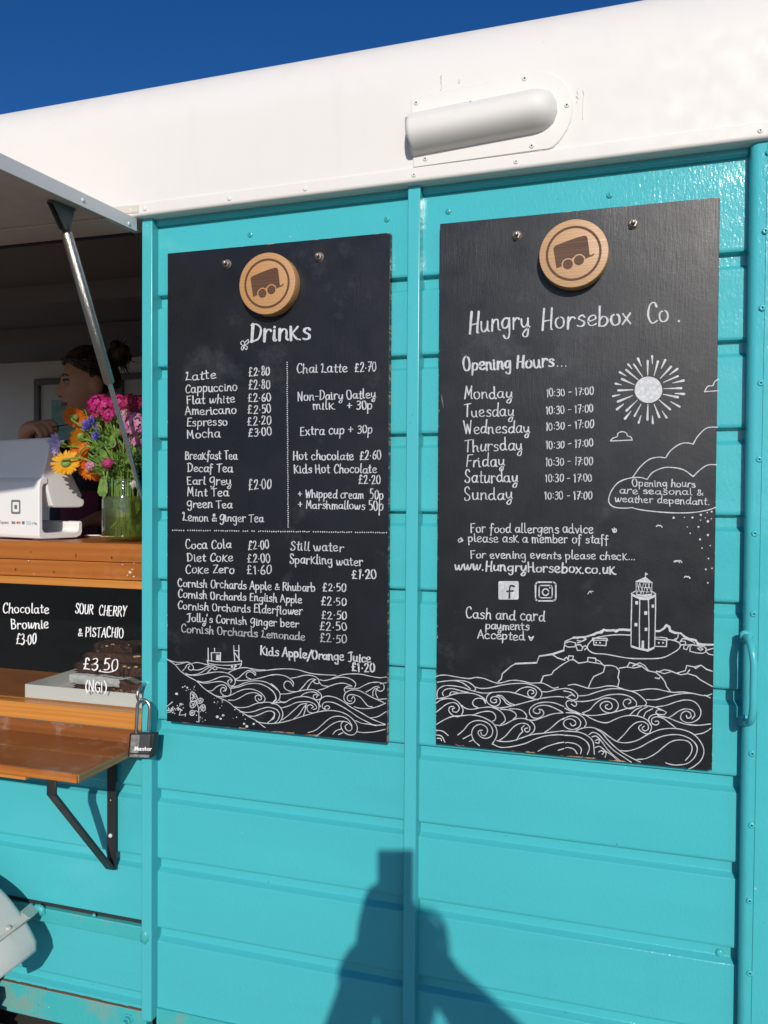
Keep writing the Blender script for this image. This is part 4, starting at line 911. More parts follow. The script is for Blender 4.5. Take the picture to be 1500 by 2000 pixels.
I.zs('''0,240 100,228 220,228 330,240 450,275 580,295 790,305|720,355 790,325 880,297 980,288 1090,292 1200,315 1320,335 1405,325
0,305 80,298 170,315 230,350 268,395 265,440|265,440 230,387 180,380 152,420 170,470 230,500 300,507|240,340 310,330 390,308 470,305 540,325 580,365 575,405 540,405 515,385 530,362
590,360 650,370 740,350 830,330 920,335 990,365 1030,410 1015,455|340,495 400,430 450,372 500,350 545,360|440,470 480,402 512,368
110,535 200,530 290,510 380,490 470,480 540,490 600,530 610,580 570,605 530,595 510,565 530,540 562,550 550,577|570,487 640,470 730,430 820,405 900,405 985,437|580,385 620,428 700,442
985,437 930,440 890,470 900,510|910,460 980,465 1060,465 1130,430 1200,400 1270,390 1330,395 1370,420 1375,470 1340,500 1300,490 1290,462 1320,455|1155,510 1210,480 1260,447 1310,440|1240,560 1240,502 1272,460|1302,590 1275,530 1282,470|1310,600 1405,592|1330,410 1405,395
1375,640 1310,610 1220,570 1130,520 1050,487 970,487 910,517 885,570 900,625 950,652 1000,640 1022,600 1000,565 980,592|1232,690 1180,680 1130,625 1080,570 1010,545 950,545 925,580 940,618 980,620
600,690 585,650 598,605 640,568 700,560 790,580 880,630 980,700 1090,760 1200,825 1300,870 1390,905|1010,690 1090,710 1190,710 1290,690 1395,645
690,720 712,700 690,677 655,690 660,718 700,735 640,715 620,680 640,642 690,630 760,640 850,680 950,740 1050,810 1150,865 1260,912 1390,910|1210,825 1300,810 1400,750
0,640 80,640 170,630|100,620 160,640 230,600 300,575 380,565 460,575 540,610 580,670 570,740 520,765 460,755 435,715 440,680 480,665 510,690 488,712|350,570 400,530 470,510 540,515 582,550
120,705 210,680 300,640 400,627 480,635 540,670 550,710 512,722|130,850 200,800 290,720 360,662 432,650|270,840 340,780 390,702 432,660|390,800 410,740 418,680
0,895 100,885 230,855 400,800 560,755 680,737 780,740 880,765 970,820 1030,890 1050,960 1020,1020 960,1035 900,1010 860,960 850,905 880,870 930,880 975,920 982,960 950,985 912,965 902,925 932,902
450,1005 540,975 620,910 700,840 780,807 870,812 940,850 985,920|545,1050 640,980 730,910 810,872 880,867|1030,860 1100,890 1200,905 1280,920|1045,995 1130,1005 1260,995 1390,965|750,1025 790,982 850,962|820,1030 870,1007
0,410 60,460 105,530 95,600 45,642|0,480 40,530 60,600 18,640|0,650 60,660 110,700 140,770 120,850 85,890|0,700 60,722 100,780 80,850 38,890|0,740 40,770 30,830 0,852'''.replace('\n', '|'), *Bz, w, con=0.0)
I.mb.build('wave_drawing', M['chalk'], DB)
I = Ink(YF); Z = lambda x, y: (320+x/6.818, 1250+y/6.818)
for cx_, cy_, rr in ((222, 890, 55), (100, 945, 58)):
    for k in range(26):
        a, q = rnd.uniform(0, 6.28), rr*math.sqrt(rnd.random()); x, y = Z(cx_+q*math.cos(a), cy_+q*math.sin(a)); I.dot(x, y, 1.15)
I.zs('225,930 205,1000|205,1000 290,995|290,980 285,1015|40,885 115,825', *A, 1.5)
for pts in ([(355,695),(385,692),(415,715),(440,755),(440,800),(380,815),(355,790)], [(440,790),(490,775),(520,790),(515,825),(470,845),(430,825)], [(350,820),(420,822),(435,850),(400,895),(355,895)], [(485,890),(515,858),(550,880),(548,930),(510,942)], [(345,960),(375,935),(410,955),(395,1000),(355,998)]):
    q = [Z(*p) for p in pts]; I.stroke(q+[q[0]], 1.5, 0)
    cx_, cy_ = sum(p[0] for p in q)/len(q), sum(p[1] for p in q)/len(q)
    for p in q: I.stroke([(cx_, cy_), ((p[0]*2+cx_)/3, (p[1]*2+cy_)/3)], 1.3, 0)
I.zs('430,820 455,880 465,950 468,1090|405,950 440,945 462,965|540,900 490,880 470,920', *A, 1.5)
for k in range(46):
    x, y = rnd.choice([(rnd.uniform(430, 560), rnd.uniform(940, 1090)), (rnd.uniform(240, 430), rnd.uniform(605, 680)), (rnd.uniform(630, 800), rnd.uniform(740, 930)), (rnd.uniform(900, 1120), rnd.uniform(910, 1060))])
    I.dot(*Z(x, y), rnd.uniform(0.5, 1.2))
for x, y, r in ((170,718,20),(712,1022,22),(790,1003,18),(757,1048,16),(1068,1115,17),(1105,1150,20),(1198,1118,17),(312,636,13),(253,628,11),(282,614,10)): I.dot(*Z(x, y), r/6.818, 0.8)
I.mb.build('shore_flowers_drawing', M['chalk'], DB)
# ---------------- opening hours board
OB, obx = board([(859,437),(1409,385),(1388,1506),(852,1452)], 'larger weathered black sign board with opening hours, painted sun, lighthouse and waves', 'menu board', (0.0052, 0.0064, 0.0088), 0.35, 0.30, 0.010)
bolts(OB, [(1010, 460.5), (1237, 437.5)]); badge(OB, (1120, 494.8), 66.6, 'pale', 'x')
I = Ink(YF); kw = dict(asc=1.45, con=0.35)
I.text('Hungry', 916, 650.5, 1036, 640.5, 21, 3.3, **kw); I.text('Horsebox', 1057, 643.5, 1234, 632, 21, 3.3, **kw); I.text('Co', 1264, 632, 1308, 628.5, 22, 3.3, **kw); I.dot(1326, 627, 2.4)
I.mb.build('title_lettering', M['chalk'], OB)
I = Ink(YF)
I.text('Opening', 905, 723.5, 999, 720, 15.2, 3.4, asc=0.95, con=0.38); I.text('Hours', 1008, 719, 1083, 716.5, 15.2, 3.4, asc=0.95, con=0.38)
for x in (1089, 1097, 1105): I.dot(x, 715, 1.3)
I.mb.build('heading_lettering', M['chalk'], OB); I = Ink(YF)
days = '''Monday|907|779|1001|778|1067|775|1160|770.6
Tuesday|906|814.8|1004|813|1066.5|809.6|1159|805
Wednesday|906.7|847.7|1035|844.7|1066|840.9|1160|835.7
Thursday|906.7|881.7|1021|879.4|1066|877|1159|872
Friday|909.4|912|986|910.5|1065.3|909.8|1158.5|907.5
Saturday|907|943.3|1011.6|941|1065|941.7|1157|940
Sunday|906|977.3|1002|974.6|1063.7|975|1157|975'''
for ln in days.split('\n'):
    q = ln.split('|'); v = list(map(float, q[1:])); I.text(q[0], *v[:4], 13.0, 2.15, asc=1.3, con=0.34); I.text('10:30 - 17:00', *v[4:], 9.9, 1.75)
I.mb.build('hours_lettering', M['chalk'], OB)
I = Ink(YF)
for t, a, b, c, d, h, w in (('For food allergens advice', 918.9, 1040.3, 1159, 1041, 10.4, 1.9), ('please ask a member of staff', 914.2, 1058.5, 1189.3, 1061, 10, 1.9), ('For evening events please check...', 918.4, 1089.7, 1242, 1093.5, 9.2, 1.9),
        ('www.HungryHorsebox.co.uk', 887.2, 1113, 1203, 1121, 11, 2.8), ('Cash and card', 909.8, 1206.7, 1064.5, 1213.2, 12, 2.1), ('payments', 947.5, 1228.8, 1034, 1230.5, 9.6, 2.1), ('Accepted', 932.7, 1245.7, 1025.5, 1251, 10, 2.1),
        ('Opening hours', 1235, 950, 1359, 951.3, 8.2, 1.8), ('are seasonal &', 1210, 963.8, 1374, 967, 7.8, 1.8), ('weather dependant.', 1200.8, 980, 1387.5, 986, 8, 1.8)):
    if t in ('For evening events please check...', 'Cash and card', 'Opening hours'): I.mb.build('notice_lettering', M['chalk'], OB); I = Ink(YF)
    I.text(t, a, b, c, d, h, w)
I.mb.build('cloud_lettering', M['chalk'], OB); I = Ink(YF)
I.zs('1033,1243 1037,1251 1042,1243|1033,1243 1037,1246 1042,1243', 0, 0, 1, 2)
I.zs('-4,-3 -1,4 4,2 3,-3 -2,-1 2,3|0,-5 1,4', 1199.7, 1036, 1, 1.8); I.zs('-6,2 -2,5 2,0 -3,-2 -5,3|0,-4 4,2 -1,4', 900, 1054, 1, 1.8)
I.mb.build('small_marks', M['chalk'], OB)
I = Ink(YF)
def rrect(x0, y0, x1, y1, r, k=4):
    o = []
    for cx_, cy_, a in ((x1-r, y0+r, -1.5708), (x1-r, y1-r, 0), (x0+r, y1-r, 1.5708), (x0+r, y0+r, 3.1416)):
        o += [(cx_+r*math.cos(a+1.5708*i/k), cy_+r*math.sin(a+1.5708*i/k)) for i in range(k+1)]
    return o
I.fill(rrect(973.5, 1135, 1013, 1171, 3)); 
q = rrect(1046, 1137, 1085.5, 1173.5, 6); I.stroke(q+[q[0]], 2.9, 0); q = rrect(1053, 1143.5, 1078.5, 1167.5, 4); I.stroke(q+[q[0]], 2.2, 0)
I.stroke([(1065.5+6*math.cos(a), 1156.5+6.4*math.sin(a)) for a in np.linspace(0, 6.35, 14)], 2.4, 0); I.dot(1074, 1148, 1.5)
I.mb.build('social_icons', M['chalk'], OB)
I = Ink(YF-0.0012); I.stroke([(1004, 1145), (998, 1144), (995.5, 1149), (995, 1168)], 3.4, 0); I.stroke([(990, 1155), (1002, 1154)], 3, 0); I.mb.build('icon_letter', mat('icon_black', (0.02, 0.021, 0.024), 0.5), OB)
I = Ink(YF); Z = lambda x, y: (1150+x/4.0, 660+y/4.0)
rays = '460,290,460,180 510,295,540,185 557,318,643,225 583,347,697,298 585,397,722,392 580,440,695,463 548,483,635,558 510,517,550,617 462,518,458,638 408,517,357,610 380,485,295,568 343,450,228,497 347,405,230,410 355,365,260,322 385,327,293,250 420,303,352,207 497,203,495,143 565,240,597,173 630,288,692,242 655,352,740,333 672,433,745,438 640,498,710,537 572,570,607,622 497,607,500,665 408,605,390,662 330,572,283,630 272,517,220,557 245,443,188,455 257,367,210,357 292,297,242,268 338,242,308,207 410,220,385,163'
for q in rays.split():
    a, b, c, d = map(float, q.split(',')); I.stroke([Z(a, b), Z(c, d)], 1.3, 0, True, 4.4)
I.fill([Z(466+108*math.cos(a)*(1+.012*math.sin(5*a)), 405+103*math.sin(a)) for a in np.linspace(0, 6.2, 40)])
I.mb.build('sun_drawing', chalk('mottled_white', (0.62, 0.635, 0.65), 0.55), OB)
I = Ink(YF); C4 = (1150, 660, 4.0)
I.zs('''170,803 185,785 222,770 228,745 262,732 295,745 302,765 330,775 338,798|338,798 170,805|1013,322 985,340 968,372 930,378 903,420|903,420 1013,412
342,1090 400,1010 470,950 540,932 600,937|600,937 640,880 710,830 770,820 815,830|815,830 850,770 910,710 960,697 1005,698|455,1105 500,1050 580,1015 650,1012 740,1030 815,1083|815,1083 870,1030 930,993 998,990
455,1105 400,1090 310,1097 230,1130 180,1190 157,1250 160,1290 200,1322 280,1330 345,1325|330,1325 420,1345 580,1362 720,1367 830,1362 930,1345 990,1324'''.replace('\n', '|'), *C4, 2.0, con=0.0)
for q in '663,1405,9 747,1402,5 810,1403,9 875,1383,9 925,1365,5 960,1357,7 910,1405,4 958,1413,5 873,1423,5 930,1433,10 770,1477,5 857,1476,8 792,1526,6 931,1540,9 869,1574,8 949,1622,5 884,1642,6 935,1724,6 914,1808,7 962,1800,6 930,1913,7'.split():
    a, b, c = map(float, q.split(',')); I.dot(*Z(a, b), c/4.0)
I.mb.build('cloud_and_snow_drawing', M['chalk'], OB)
I = Ink(YF)
for x, y in ((550, 1468), (688, 1745), (768, 1867)): I.zs(f'{x-22},{y+4} {x-10},{y-5} {x},{y}|{x},{y} {x+10},{y-3} {x+22},{y+10}', *C4, 2.2)
I.zs('-5,2 -1,-3 6,-3|-1,-3 2,0', 1153, 1158, 1, 1.4); I.zs('-6,1 -2,-2 0,0|0,0 3,-2 7,2', 1325, 1096.5, 1, 1.8)
I.mb.build('gull_drawing', M['chalk'], OB)
# lighthouse
I = Ink(YF); LZ = (1160, 1100, 6.25); Z = lambda x, y: (1160+x/6.25, 1100+y/6.25)
I.zs('628,165 628,115|515,235 516,372|708,238 706,385|518,287 610,296 705,297|518,338 610,348 702,350|530,240 545,300 575,372|560,240 530,362|605,246 575,372|560,246 595,345|620,246 660,362|640,246 600,372|680,244 640,368|660,246 700,352', *LZ, 1.1)
I.fill([Z(*p) for p in ((628,112),(662,133),(632,150))]); I.fill([Z(*p) for p in ((630,166),(725,243),(620,238),(520,230),(502,222))])
I.fill([Z(*p) for p in ((455,366),(510,392),(560,408),(620,416),(680,410),(755,376),(757,408),(670,448),(610,450),(555,442),(456,396))])
I.fill([Z(*p) for p in ((515,372),(600,384),(708,372),(700,404),(620,412),(560,405),(515,390))])
I.zs('455,370 515,335|710,345 755,375|462,395 458,600 455,700 453,1000|560,440 555,720 556,1040|665,447 672,770 668,1050|752,400 752,580 742,1020', *LZ, 1.9, smooth=False)
I.fill([Z(*p) for p in ((450,998),(540,1030),(660,1050),(742,1016),(738,1042),(660,1080),(540,1052),(450,1024))])
for x, y, r in ((522,483,17),(720,523,15),(632,608,18),(513,750,17),(636,808,16)): I.fill([Z(x-r, y-r*1.2), Z(x+r, y-r*1.2), Z(x+r, y+r*1.2), Z(x-r, y+r*1.2)])
I.fill([Z(*p) for p in ((584,945),(612,945),(612,1040),(580,1036))], 0.0001)
I.mb.build('lighthouse_drawing', M['chalk'], OB)
I = Ink(YF)
I.zs('''0,870 30,850 95,845 118,812 160,825 240,818 270,832 310,810 380,812 440,818|755,828 800,830 850,800 885,758 920,775 930,825 990,850 1060,855 1110,900 1160,925 1240,940 1270,985 1330,995 1455,995'''.replace('\n', '|'), *LZ, 4.2, con=0, smooth=False)
I.zs('''755,905 830,905 890,915 902,938|755,925 888,940 885,1018 755,1015|1000,940 1025,905 1030,872|970,940 1010,915|1050,960 1080,920 1130,925 1220,965 1230,985|1050,960 1075,950 1115,955 1120,990 1060,1000|1100,1005 1095,1045 1135,1055 1150,1015 1190,1010|1110,1000 1200,995 1330,1020|1175,1030 1170,1075 1250,1095 1330,1100 1370,1080|1265,1040 1300,1030 1330,1050 1300,1065 1265,1040|1370,1080 1400,1110 1455,1120|1340,1015 1370,1040 1365,1080|1380,1060 1455,1040'''.replace('\n', '|'), *LZ, 1.9, con=0, smooth=False)
for x, y in ((792, 972), (845, 972)): I.dot(*Z(x, y), 1.8)
D4 = (960, 1200, 3.409)
I.zs('''160,328 300,322|318,278 405,265 480,240|545,155 625,150 690,130 745,105 850,105 925,102'''.replace('\n', '|'), *D4, 3.4, con=0, smooth=False)
I.zs('925,138 850,135 780,140 700,155 655,185 638,225 680,258 760,265 900,290 1000,295 1130,290 1210,255 1250,225 1255,195 1220,175 1165,165', *D4, 2.0, con=0)
I.zs('''45,448 65,430 72,395 130,345 160,328|300,322 318,278|480,240 490,180 545,155|672,158 768,160 773,172 672,172 672,158|680,174 682,203 762,208 765,176|490,190 520,180 560,190 555,215 510,218 488,205|560,205 590,200 608,220 600,240 572,240 560,205|570,160 600,150 630,165 600,180 570,172|570,190 600,180|610,215 625,208 638,220 620,235
330,450 345,410 400,400 415,375 470,335 520,305 545,300 580,325 640,315 735,330 755,345 745,385 700,405 680,415 660,450 645,488|755,340 800,340 830,350 850,375 842,420 850,440 840,482|850,358 900,350 950,357 1000,345 1040,375 1090,385 1130,415 1155,450 1165,480 1190,512|1090,422 1115,428 1125,415
510,300 515,275 545,278 540,302|480,300 500,285 512,302|640,315 642,287 692,292 695,315|695,300 725,315 735,330|905,345 920,320 985,340 1000,345|940,345 985,322 1020,340 1042,370|1085,385 1120,380 1150,368 1190,375 1230,392 1290,375 1300,340 1350,350 1395,338 1430,365 1470,378|1100,378 1150,395 1200,380 1260,402 1300,395 1318,370|1350,350 1360,360 1395,338|1300,392 1360,410 1390,435 1470,480|405,268 440,290 490,305'''.replace('\n', '|'), *D4, 2.0, con=0, smooth=False)
for x, y in ((697, 188), (722, 188)): I.dot(960+x/3.409, 1200+y/3.409, 1.7)
I.mb.build('island_drawing', M['chalk'], OB)
I = Ink(YF); E5 = (840, 1260, 5.357); G5 = (1090, 1240, 4.545); w = 1.8
I.zs('''65,328 110,315 180,315 260,330 400,350 480,338 560,348 630,375 700,397 760,390 830,372 900,368 980,380 1050,397 1160,395 1220,415 1290,450 1340,440
75,388 170,375 250,372 330,390 390,430 420,455|170,375 280,368 370,378 430,405 475,450 465,475|480,440 530,452 620,448 750,418 880,402 1000,402 1090,425 1150,465 1170,510 1150,555
890,500 940,460 1010,438 1070,447 1110,475 1110,510 1080,545 1040,538 1020,500 1040,470 1075,475 1085,500 1063,510|1165,487 1230,488 1320,465 1420,452
75,548 72,510 90,460 150,425 230,425 330,440 420,470 540,500 640,500|140,530 130,500 160,465 230,455 330,480 400,495|205,520 225,488 290,497
640,495 740,488 830,490 930,515 1040,550 1130,572|65,562 150,548 240,515 340,500 440,505 520,530 572,567 580,610|580,610 560,570 520,555 470,565 445,600 460,635 500,652
330,630 370,660 430,672 520,657 620,648 720,657 820,645 920,620 1040,588 1140,562 1240,545 1340,538 1400,545
640,495 600,530 590,580 620,620 670,640 715,627 735,590 720,550 680,537 645,548 632,580 655,602 690,598 695,572 670,570|700,525 750,530 790,570 840,610 905,628|720,530 770,570 800,612 850,632
1400,642 1300,605 1200,597 1110,615 1050,660 1040,710 1070,755 1120,765 1170,745 1190,710 1170,677 1138,672|1390,705 1320,667 1240,635 1160,630 1100,655 1080,690 1110,715 1145,710 1150,685
1015,780 1090,785 1180,755 1280,720 1390,708|650,652 720,680 770,730 785,790 740,830|740,670 830,680 890,710 900,745 870,775|830,667 920,670 980,697 1010,740 1000,770|440,735 520,705 590,692 650,700 685,740 680,780 655,795
65,830 150,780 240,745 340,738 430,730 520,745 600,777 670,830 700,900 690,970 650,1035
65,605 120,570 200,558 270,577 320,625 345,680 325,735 270,748 220,720 195,680 210,645 245,642|65,700 110,665 170,620 240,600 290,625 305,665 280,700 242,695 235,665 258,657
290,940 350,890 410,820 480,790 560,797 620,830 655,890 640,950 590,975 540,965 505,930 510,897 547,890|515,1050 460,1000 435,930 450,872 490,837 540,830 590,860 600,905 575,945 542,940 530,908
685,835 740,840 800,820 860,787 920,767 1000,772 1060,800 1095,850 1085,900 1040,940|720,1000 790,950 850,880 900,837 960,817 1020,830 1045,870 1030,905 1000,905 990,877 1018,867|905,995 935,940 970,905|970,905 958,870 985,842
700,1000 780,1010 870,1000 960,970 1060,937 1180,922 1300,907 1400,895|655,1035 720,1065 790,1070 890,1055 1000,1027 1100,982 1200,952 1320,938 1400,940|1130,1110 1220,1062 1330,1027 1400,1016|1340,1100 1400,1082
65,890 130,900 190,945|65,940 120,952 155,1015|75,975 110,977 120,1000|345,980 430,935|410,1010 450,990|1190,920 1260,870 1340,800 1400,765'''.replace('\n', '|'), *E5, w, con=0)
I.zs('''90,447 150,440 220,460 280,475 360,468 430,454 500,455 560,475 640,498 720,492 800,480 880,482 960,500 1030,510 1110,507 1200,520 1300,540 1365,525|1300,535 1350,558
60,475 90,478 140,495 175,535 165,570 140,577|50,497 110,510 150,545|85,550 120,532 150,545|180,542 260,535 340,508 440,482 530,478 620,492 700,520 760,570 785,605 770,628|785,575 870,575 960,552 1060,528 1160,518 1200,522
160,590 240,590 340,570 420,540 500,528 580,530 650,555 695,600 685,640 640,655 595,640 578,605 595,577 630,572 647,595 625,612|68,552 130,580 165,610 150,634 118,615
125,590 95,582 70,605 90,650 150,680 230,710 320,715 420,702 520,680 620,652 720,632 800,632 870,645 930,670 960,690 940,710
215,692 280,665 330,610 390,570 450,560 510,580 535,625 515,670 470,692 410,680 375,640 385,607 430,590 470,605 480,640 455,660 425,650 420,627 442,620
870,640 960,625 1040,597 1120,578 1190,585 1240,620 1268,680 1250,740 1190,777 1130,775 1090,745 1095,702 1130,677 1170,690 1180,725 1150,740 1138,715|975,738 1020,712 1070,677 1130,657 1190,670 1215,710 1190,747
940,710 890,705 868,688 890,665 935,672|870,695 900,720 980,737 1060,770 1150,795 1250,802 1355,790|640,710 680,670 740,640|700,715 730,672 790,640|760,730 780,687 840,655
225,700 300,745 380,775 440,778 500,752 580,722 660,715 740,730 800,765 830,815 815,862|70,690 110,692 170,700 230,740 250,790 235,815|60,650 140,690 200,702
40,750 80,730 120,720 170,735 200,775 185,820 130,840 75,825 48,790 65,757 110,745 150,765 155,795 125,807 108,785
160,850 220,827 300,822 380,850 450,900 520,945 600,958 700,937 800,882 900,842 1000,830 1100,840 1200,880 1265,950 1295,1030 1270,1110 1210,1165 1160,1190
530,940 590,880 640,820 690,780 750,770 795,795 800,835 770,852 745,830 765,810|820,870 780,877 730,850 715,820 740,797|1045,825 990,782 930,740 870,727 832,747 835,785 868,800 895,785 885,765 862,768|820,800 803,752 825,717 870,702
1220,885 1290,870 1340,842 1356,828|540,1025 620,1030 720,1000 820,945 920,902 1020,885 1110,895 1190,935 1235,1000 1215,1080 1150,1140 1060,1155 1000,1150 955,1135|700,1105 780,1097 870,1050 940,992 1010,945 1090,932 1160,950 1190,1000 1175,1060 1130,1115
320,825 390,870 440,930 500,990 570,1045 650,1090 730,1130|275,885 310,865 360,885 420,950 490,1022 570,1077 650,1130|300,905 340,900 390,950 450,1030 550,1118
60,857 100,855 190,865 260,895 310,950 322,1060|60,892 90,892 180,905 250,945 278,1000 260,1060|66,958 90,955 160,970 205,1010 200,1055|66,1003 90,1000 140,1015 170,1055|330,940 360,925 362,960 330,955|330,1000 370,990 420,1030 480,1070 530,1118|360,1040 382,1027 405,1045 390,1060|388,1030 425,1045 418,1085'''.replace('\n', '|'), *G5, w, con=0)
I.mb.build('wave_drawing', M['chalk'], OB)
# old gash near the left edge
p = P(864, 783, YF); mb = MB(); mb.tube([p+[-0.002, 0.0005, 0.012], p+[0.0, -0.0012, 0.0], p+[0.002, 0.0005, -0.014]], [0.0006, 0.0024, 0.0006], 8); mb.build('gouge', mat('bare_splinter', (0.10, 0.09, 0.085), 0.6), OB)
# lettering on the display window
I = Ink(YG-0.0002); Q = (0, 1020, 3.846)
I.text('Chocolate', 5, 1197, 96, 1197.5, 11, 1.9); I.text('Brownie', 22, 1228, 95, 1227.5, 11.5, 2.1); I.text('£3·00', 31, 1259, 71, 1258, 13, 2.0, slant=0.08)
I.mb.build('brownie_lettering', M['glass_pen'], PANE); I = Ink(YG-0.0002)
I.text('SOUR', 146, 1198, 182, 1200, 11.2, 1.75, slant=0.1); I.text('CHERRY', 193, 1201, 247, 1204, 11.2, 1.75, slant=0.1); I.text('& PISTACHIO', 152, 1242, 241, 1246, 11.2, 1.75, slant=0.06)
I.mb.build('cherry_lettering', M['glass_pen'], PANE); I = Ink(YG-0.0002)
I.text('£3.50', 162, 1308, 231, 1310, 15, 2.4, slant=0.1); I.stroke([(193, 1311), (210, 1313), (221, 1311)], 2)
I.text('(NQI)', 166, 1351, 209, 1352, 12, 1.8)
I.mb.build('price_lettering', M['glass_pen'], PANE)
# ------------------------------------------------------------------ card till on the counter
ZTOP = zA-0.0008
def till():
    yf = 0.030; c = P(77, 1050, yf); W_ = 0.24; a_ = math.radians(12); nx = np.array([math.cos(a_), -math.sin(a_), 0]); ty = np.array([math.sin(a_), math.cos(a_), 0])
    o = thing('card_till', c+nx*-.1+ty*.06+np.array([0, 0, ZTOP-c[2]]), 'white card till with tilted screen and grey square emblem on the counter', 'card reader')
    m = mat('white_plastic', (0.80, 0.79, 0.775), 0.32)
    def S(px, py): d = ray(px, py); q = CAM+d*(((c-CAM)@nx)/(d@nx)); return ((q-c)@ty, q[2])
    dz = ZTOP+0.004-S(77, 1050)[1]
    S2 = lambda px, py: (S(px, py)[0], S(px, py)[1]+dz)
    base_ = np.array([c[0], c[1], 0])
    def put(mb, name, mt): mb.v = [tuple(base_+nx*v[0]+ty*v[1]+np.array([0, 0, v[2]])) for v in mb.v]; return mb.build(name, mt, o)
    base = [S2(76,1043), S2(76,950), S2(77,938), S2(81,931), S2(87,929), S2(93.5,930.5), S2(93.5,942), S2(85.5,943), S2(83.5,950), S2(83.5,1030), S2(86,1036), S2(92,1038), S2(146,1036.5), S2(151,1034), S2(153,1030), S2(153,1017), S2(158,1014.5), S2(161,1017), S2(161,1036), S2(158,1043), S2(150,1047), S2(82,1050), S2(78,1049)]
    mb = MB(); mb.prism(base, 'x', -W_, 0, 0.0022, 3); put(mb, 'stand', m)
    sl_ = [S2(84,928.5), S2(86,918), S2(101,855), S2(104,851), S2(109,852), S2(165,971), S2(166.5,979), S2(164,986), S2(157,988.5), S2(108,988.5), S2(103,985), S2(95,958), S2(92.5,941)]
    mb = MB(); mb.prism(sl_, 'x', -W_, -0.002, 0.003, 3); put(mb, 'screen_housing', m)
    a, e = np.array(S2(110,853)), np.array(S2(165.5,970)); n_ = np.array([e[1]-a[1], -(e[0]-a[0])]); n_ /= np.linalg.norm(n_); n_ = -n_ if n_[1] < 0 else n_
    mb = MB(); mb.hexa([(x_, *(q+n_*h)) for h in (.0005, .004) for x_, q in ((-W_+.006, a), (-.008, a), (-.008, e), (-W_+.006, e))], 0.001, 1); put(mb, 'tablet', mat('screen_black', (0.012, 0.012, 0.014), 0.15))
    mb = MB(); q = S2(161.5, 969); mb.lathe([(0.004, 0), (0.004, 0.0006), (0.0001, 0.0007)], (-0.0019, *q), (1, 0, 0), 12); put(mb, 'socket', M['hole'])
    mb = MB(); mb.lathe([(0.03, 0), (0.031, 0.002), (0.029, 0.0042)], (-0.04, .05, ZTOP), (0, 0, 1), 24); put(mb, 'foot', m); mb = MB(); mb.lathe([(0.03, 0), (0.031, 0.002), (0.029, 0.0042)], (-W_+0.05, .05, ZTOP), (0, 0, 1), 24); put(mb, 'foot', m)
    # emblem and card marks on the customer side
    yq = S2(76, 1000)[0]; pl = (c+ty*yq, ty); fr = Ink(0.0, plane=pl); cp = (fr.at(31, 990, 0)-base_); cx_, cz_ = cp@nx, cp[2]
    def ring(mb, a, b_, r1):
        pts = []
        for hw, r in ((a, r1), (b_, r1*0.7)): pts.append([(cx_+x, yq-0.0005, cz_+z) for x, z in rrect(-hw, -hw, hw, hw, r)])
        n = len(pts[0]); mb.add(pts[0]+pts[1], [(i, (i+1) % n, n+(i+1) % n, n+i) for i in range(n)])
    g = mat('emblem_grey', (0.16, 0.17, 0.18), 0.4)
    mb = MB(); ring(mb, 0.0168, 0.0118, 0.0045); ring(mb, 0.0048, 0.0002, 0.001); put(mb, 'emblem', g)
    I = Ink(0.0, plane=pl); I.text('Square', 0, 1022.6, 17, 1023, 3.6, 0.75, jit=0.3); I.text('VISA', 22.5, 1023, 30, 1023.2, 2.6, 1.0, jit=0.2); I.text('Pay', 67, 1024, 71.5, 1024, 2.4, 0.6, jit=0.2); I.text('Q', 62, 1024, 65.5, 1024, 2.3, 0.7, jit=0.1)
    I.stroke([(51.5,1018.5),(59.5,1018.8),(59.5,1024.6),(51.5,1024.3),(51.5,1018.5)], 0.5, 0, False); I.stroke([(53.5,1021.5),(57.5,1021.8)], 1.2, 0)
    I.mb.build('card_lettering', g, o)
    I = Ink(0.0, plane=pl); I.dot(34.6, 1020.8, 2.6); I.mb.build('red_disc', mat('card_red', (0.6, 0.03, 0.03), 0.5), o)
    I = Ink(-0.0002, plane=(pl[0]-ty*.0002, ty)); I.dot(37.8, 1020.9, 2.6); I.mb.build('orange_disc', mat('card_orange', (0.7, 0.24, 0.05), 0.5), o)
    I = Ink(0.0, plane=pl); I.fill([(43,1018),(47.8,1018.2),(47.8,1024.2),(43,1024)]); I.mb.build('blue_square', mat('card_blue', (0.03, 0.16, 0.5), 0.5), o)
    mb = MB(); q0 = PZ(165, 1046, ZTOP+0.003); mb.tube(spline([q0, q0+[0.03, 0.02, 0], PZ(205, 1048, ZTOP+0.003), PZ(215, 1047, ZTOP+0.003)+np.array([0.05, 0.03, 0])], 6), 0.0018, 8)
    mb.build('charging_cable', m, o)
till()
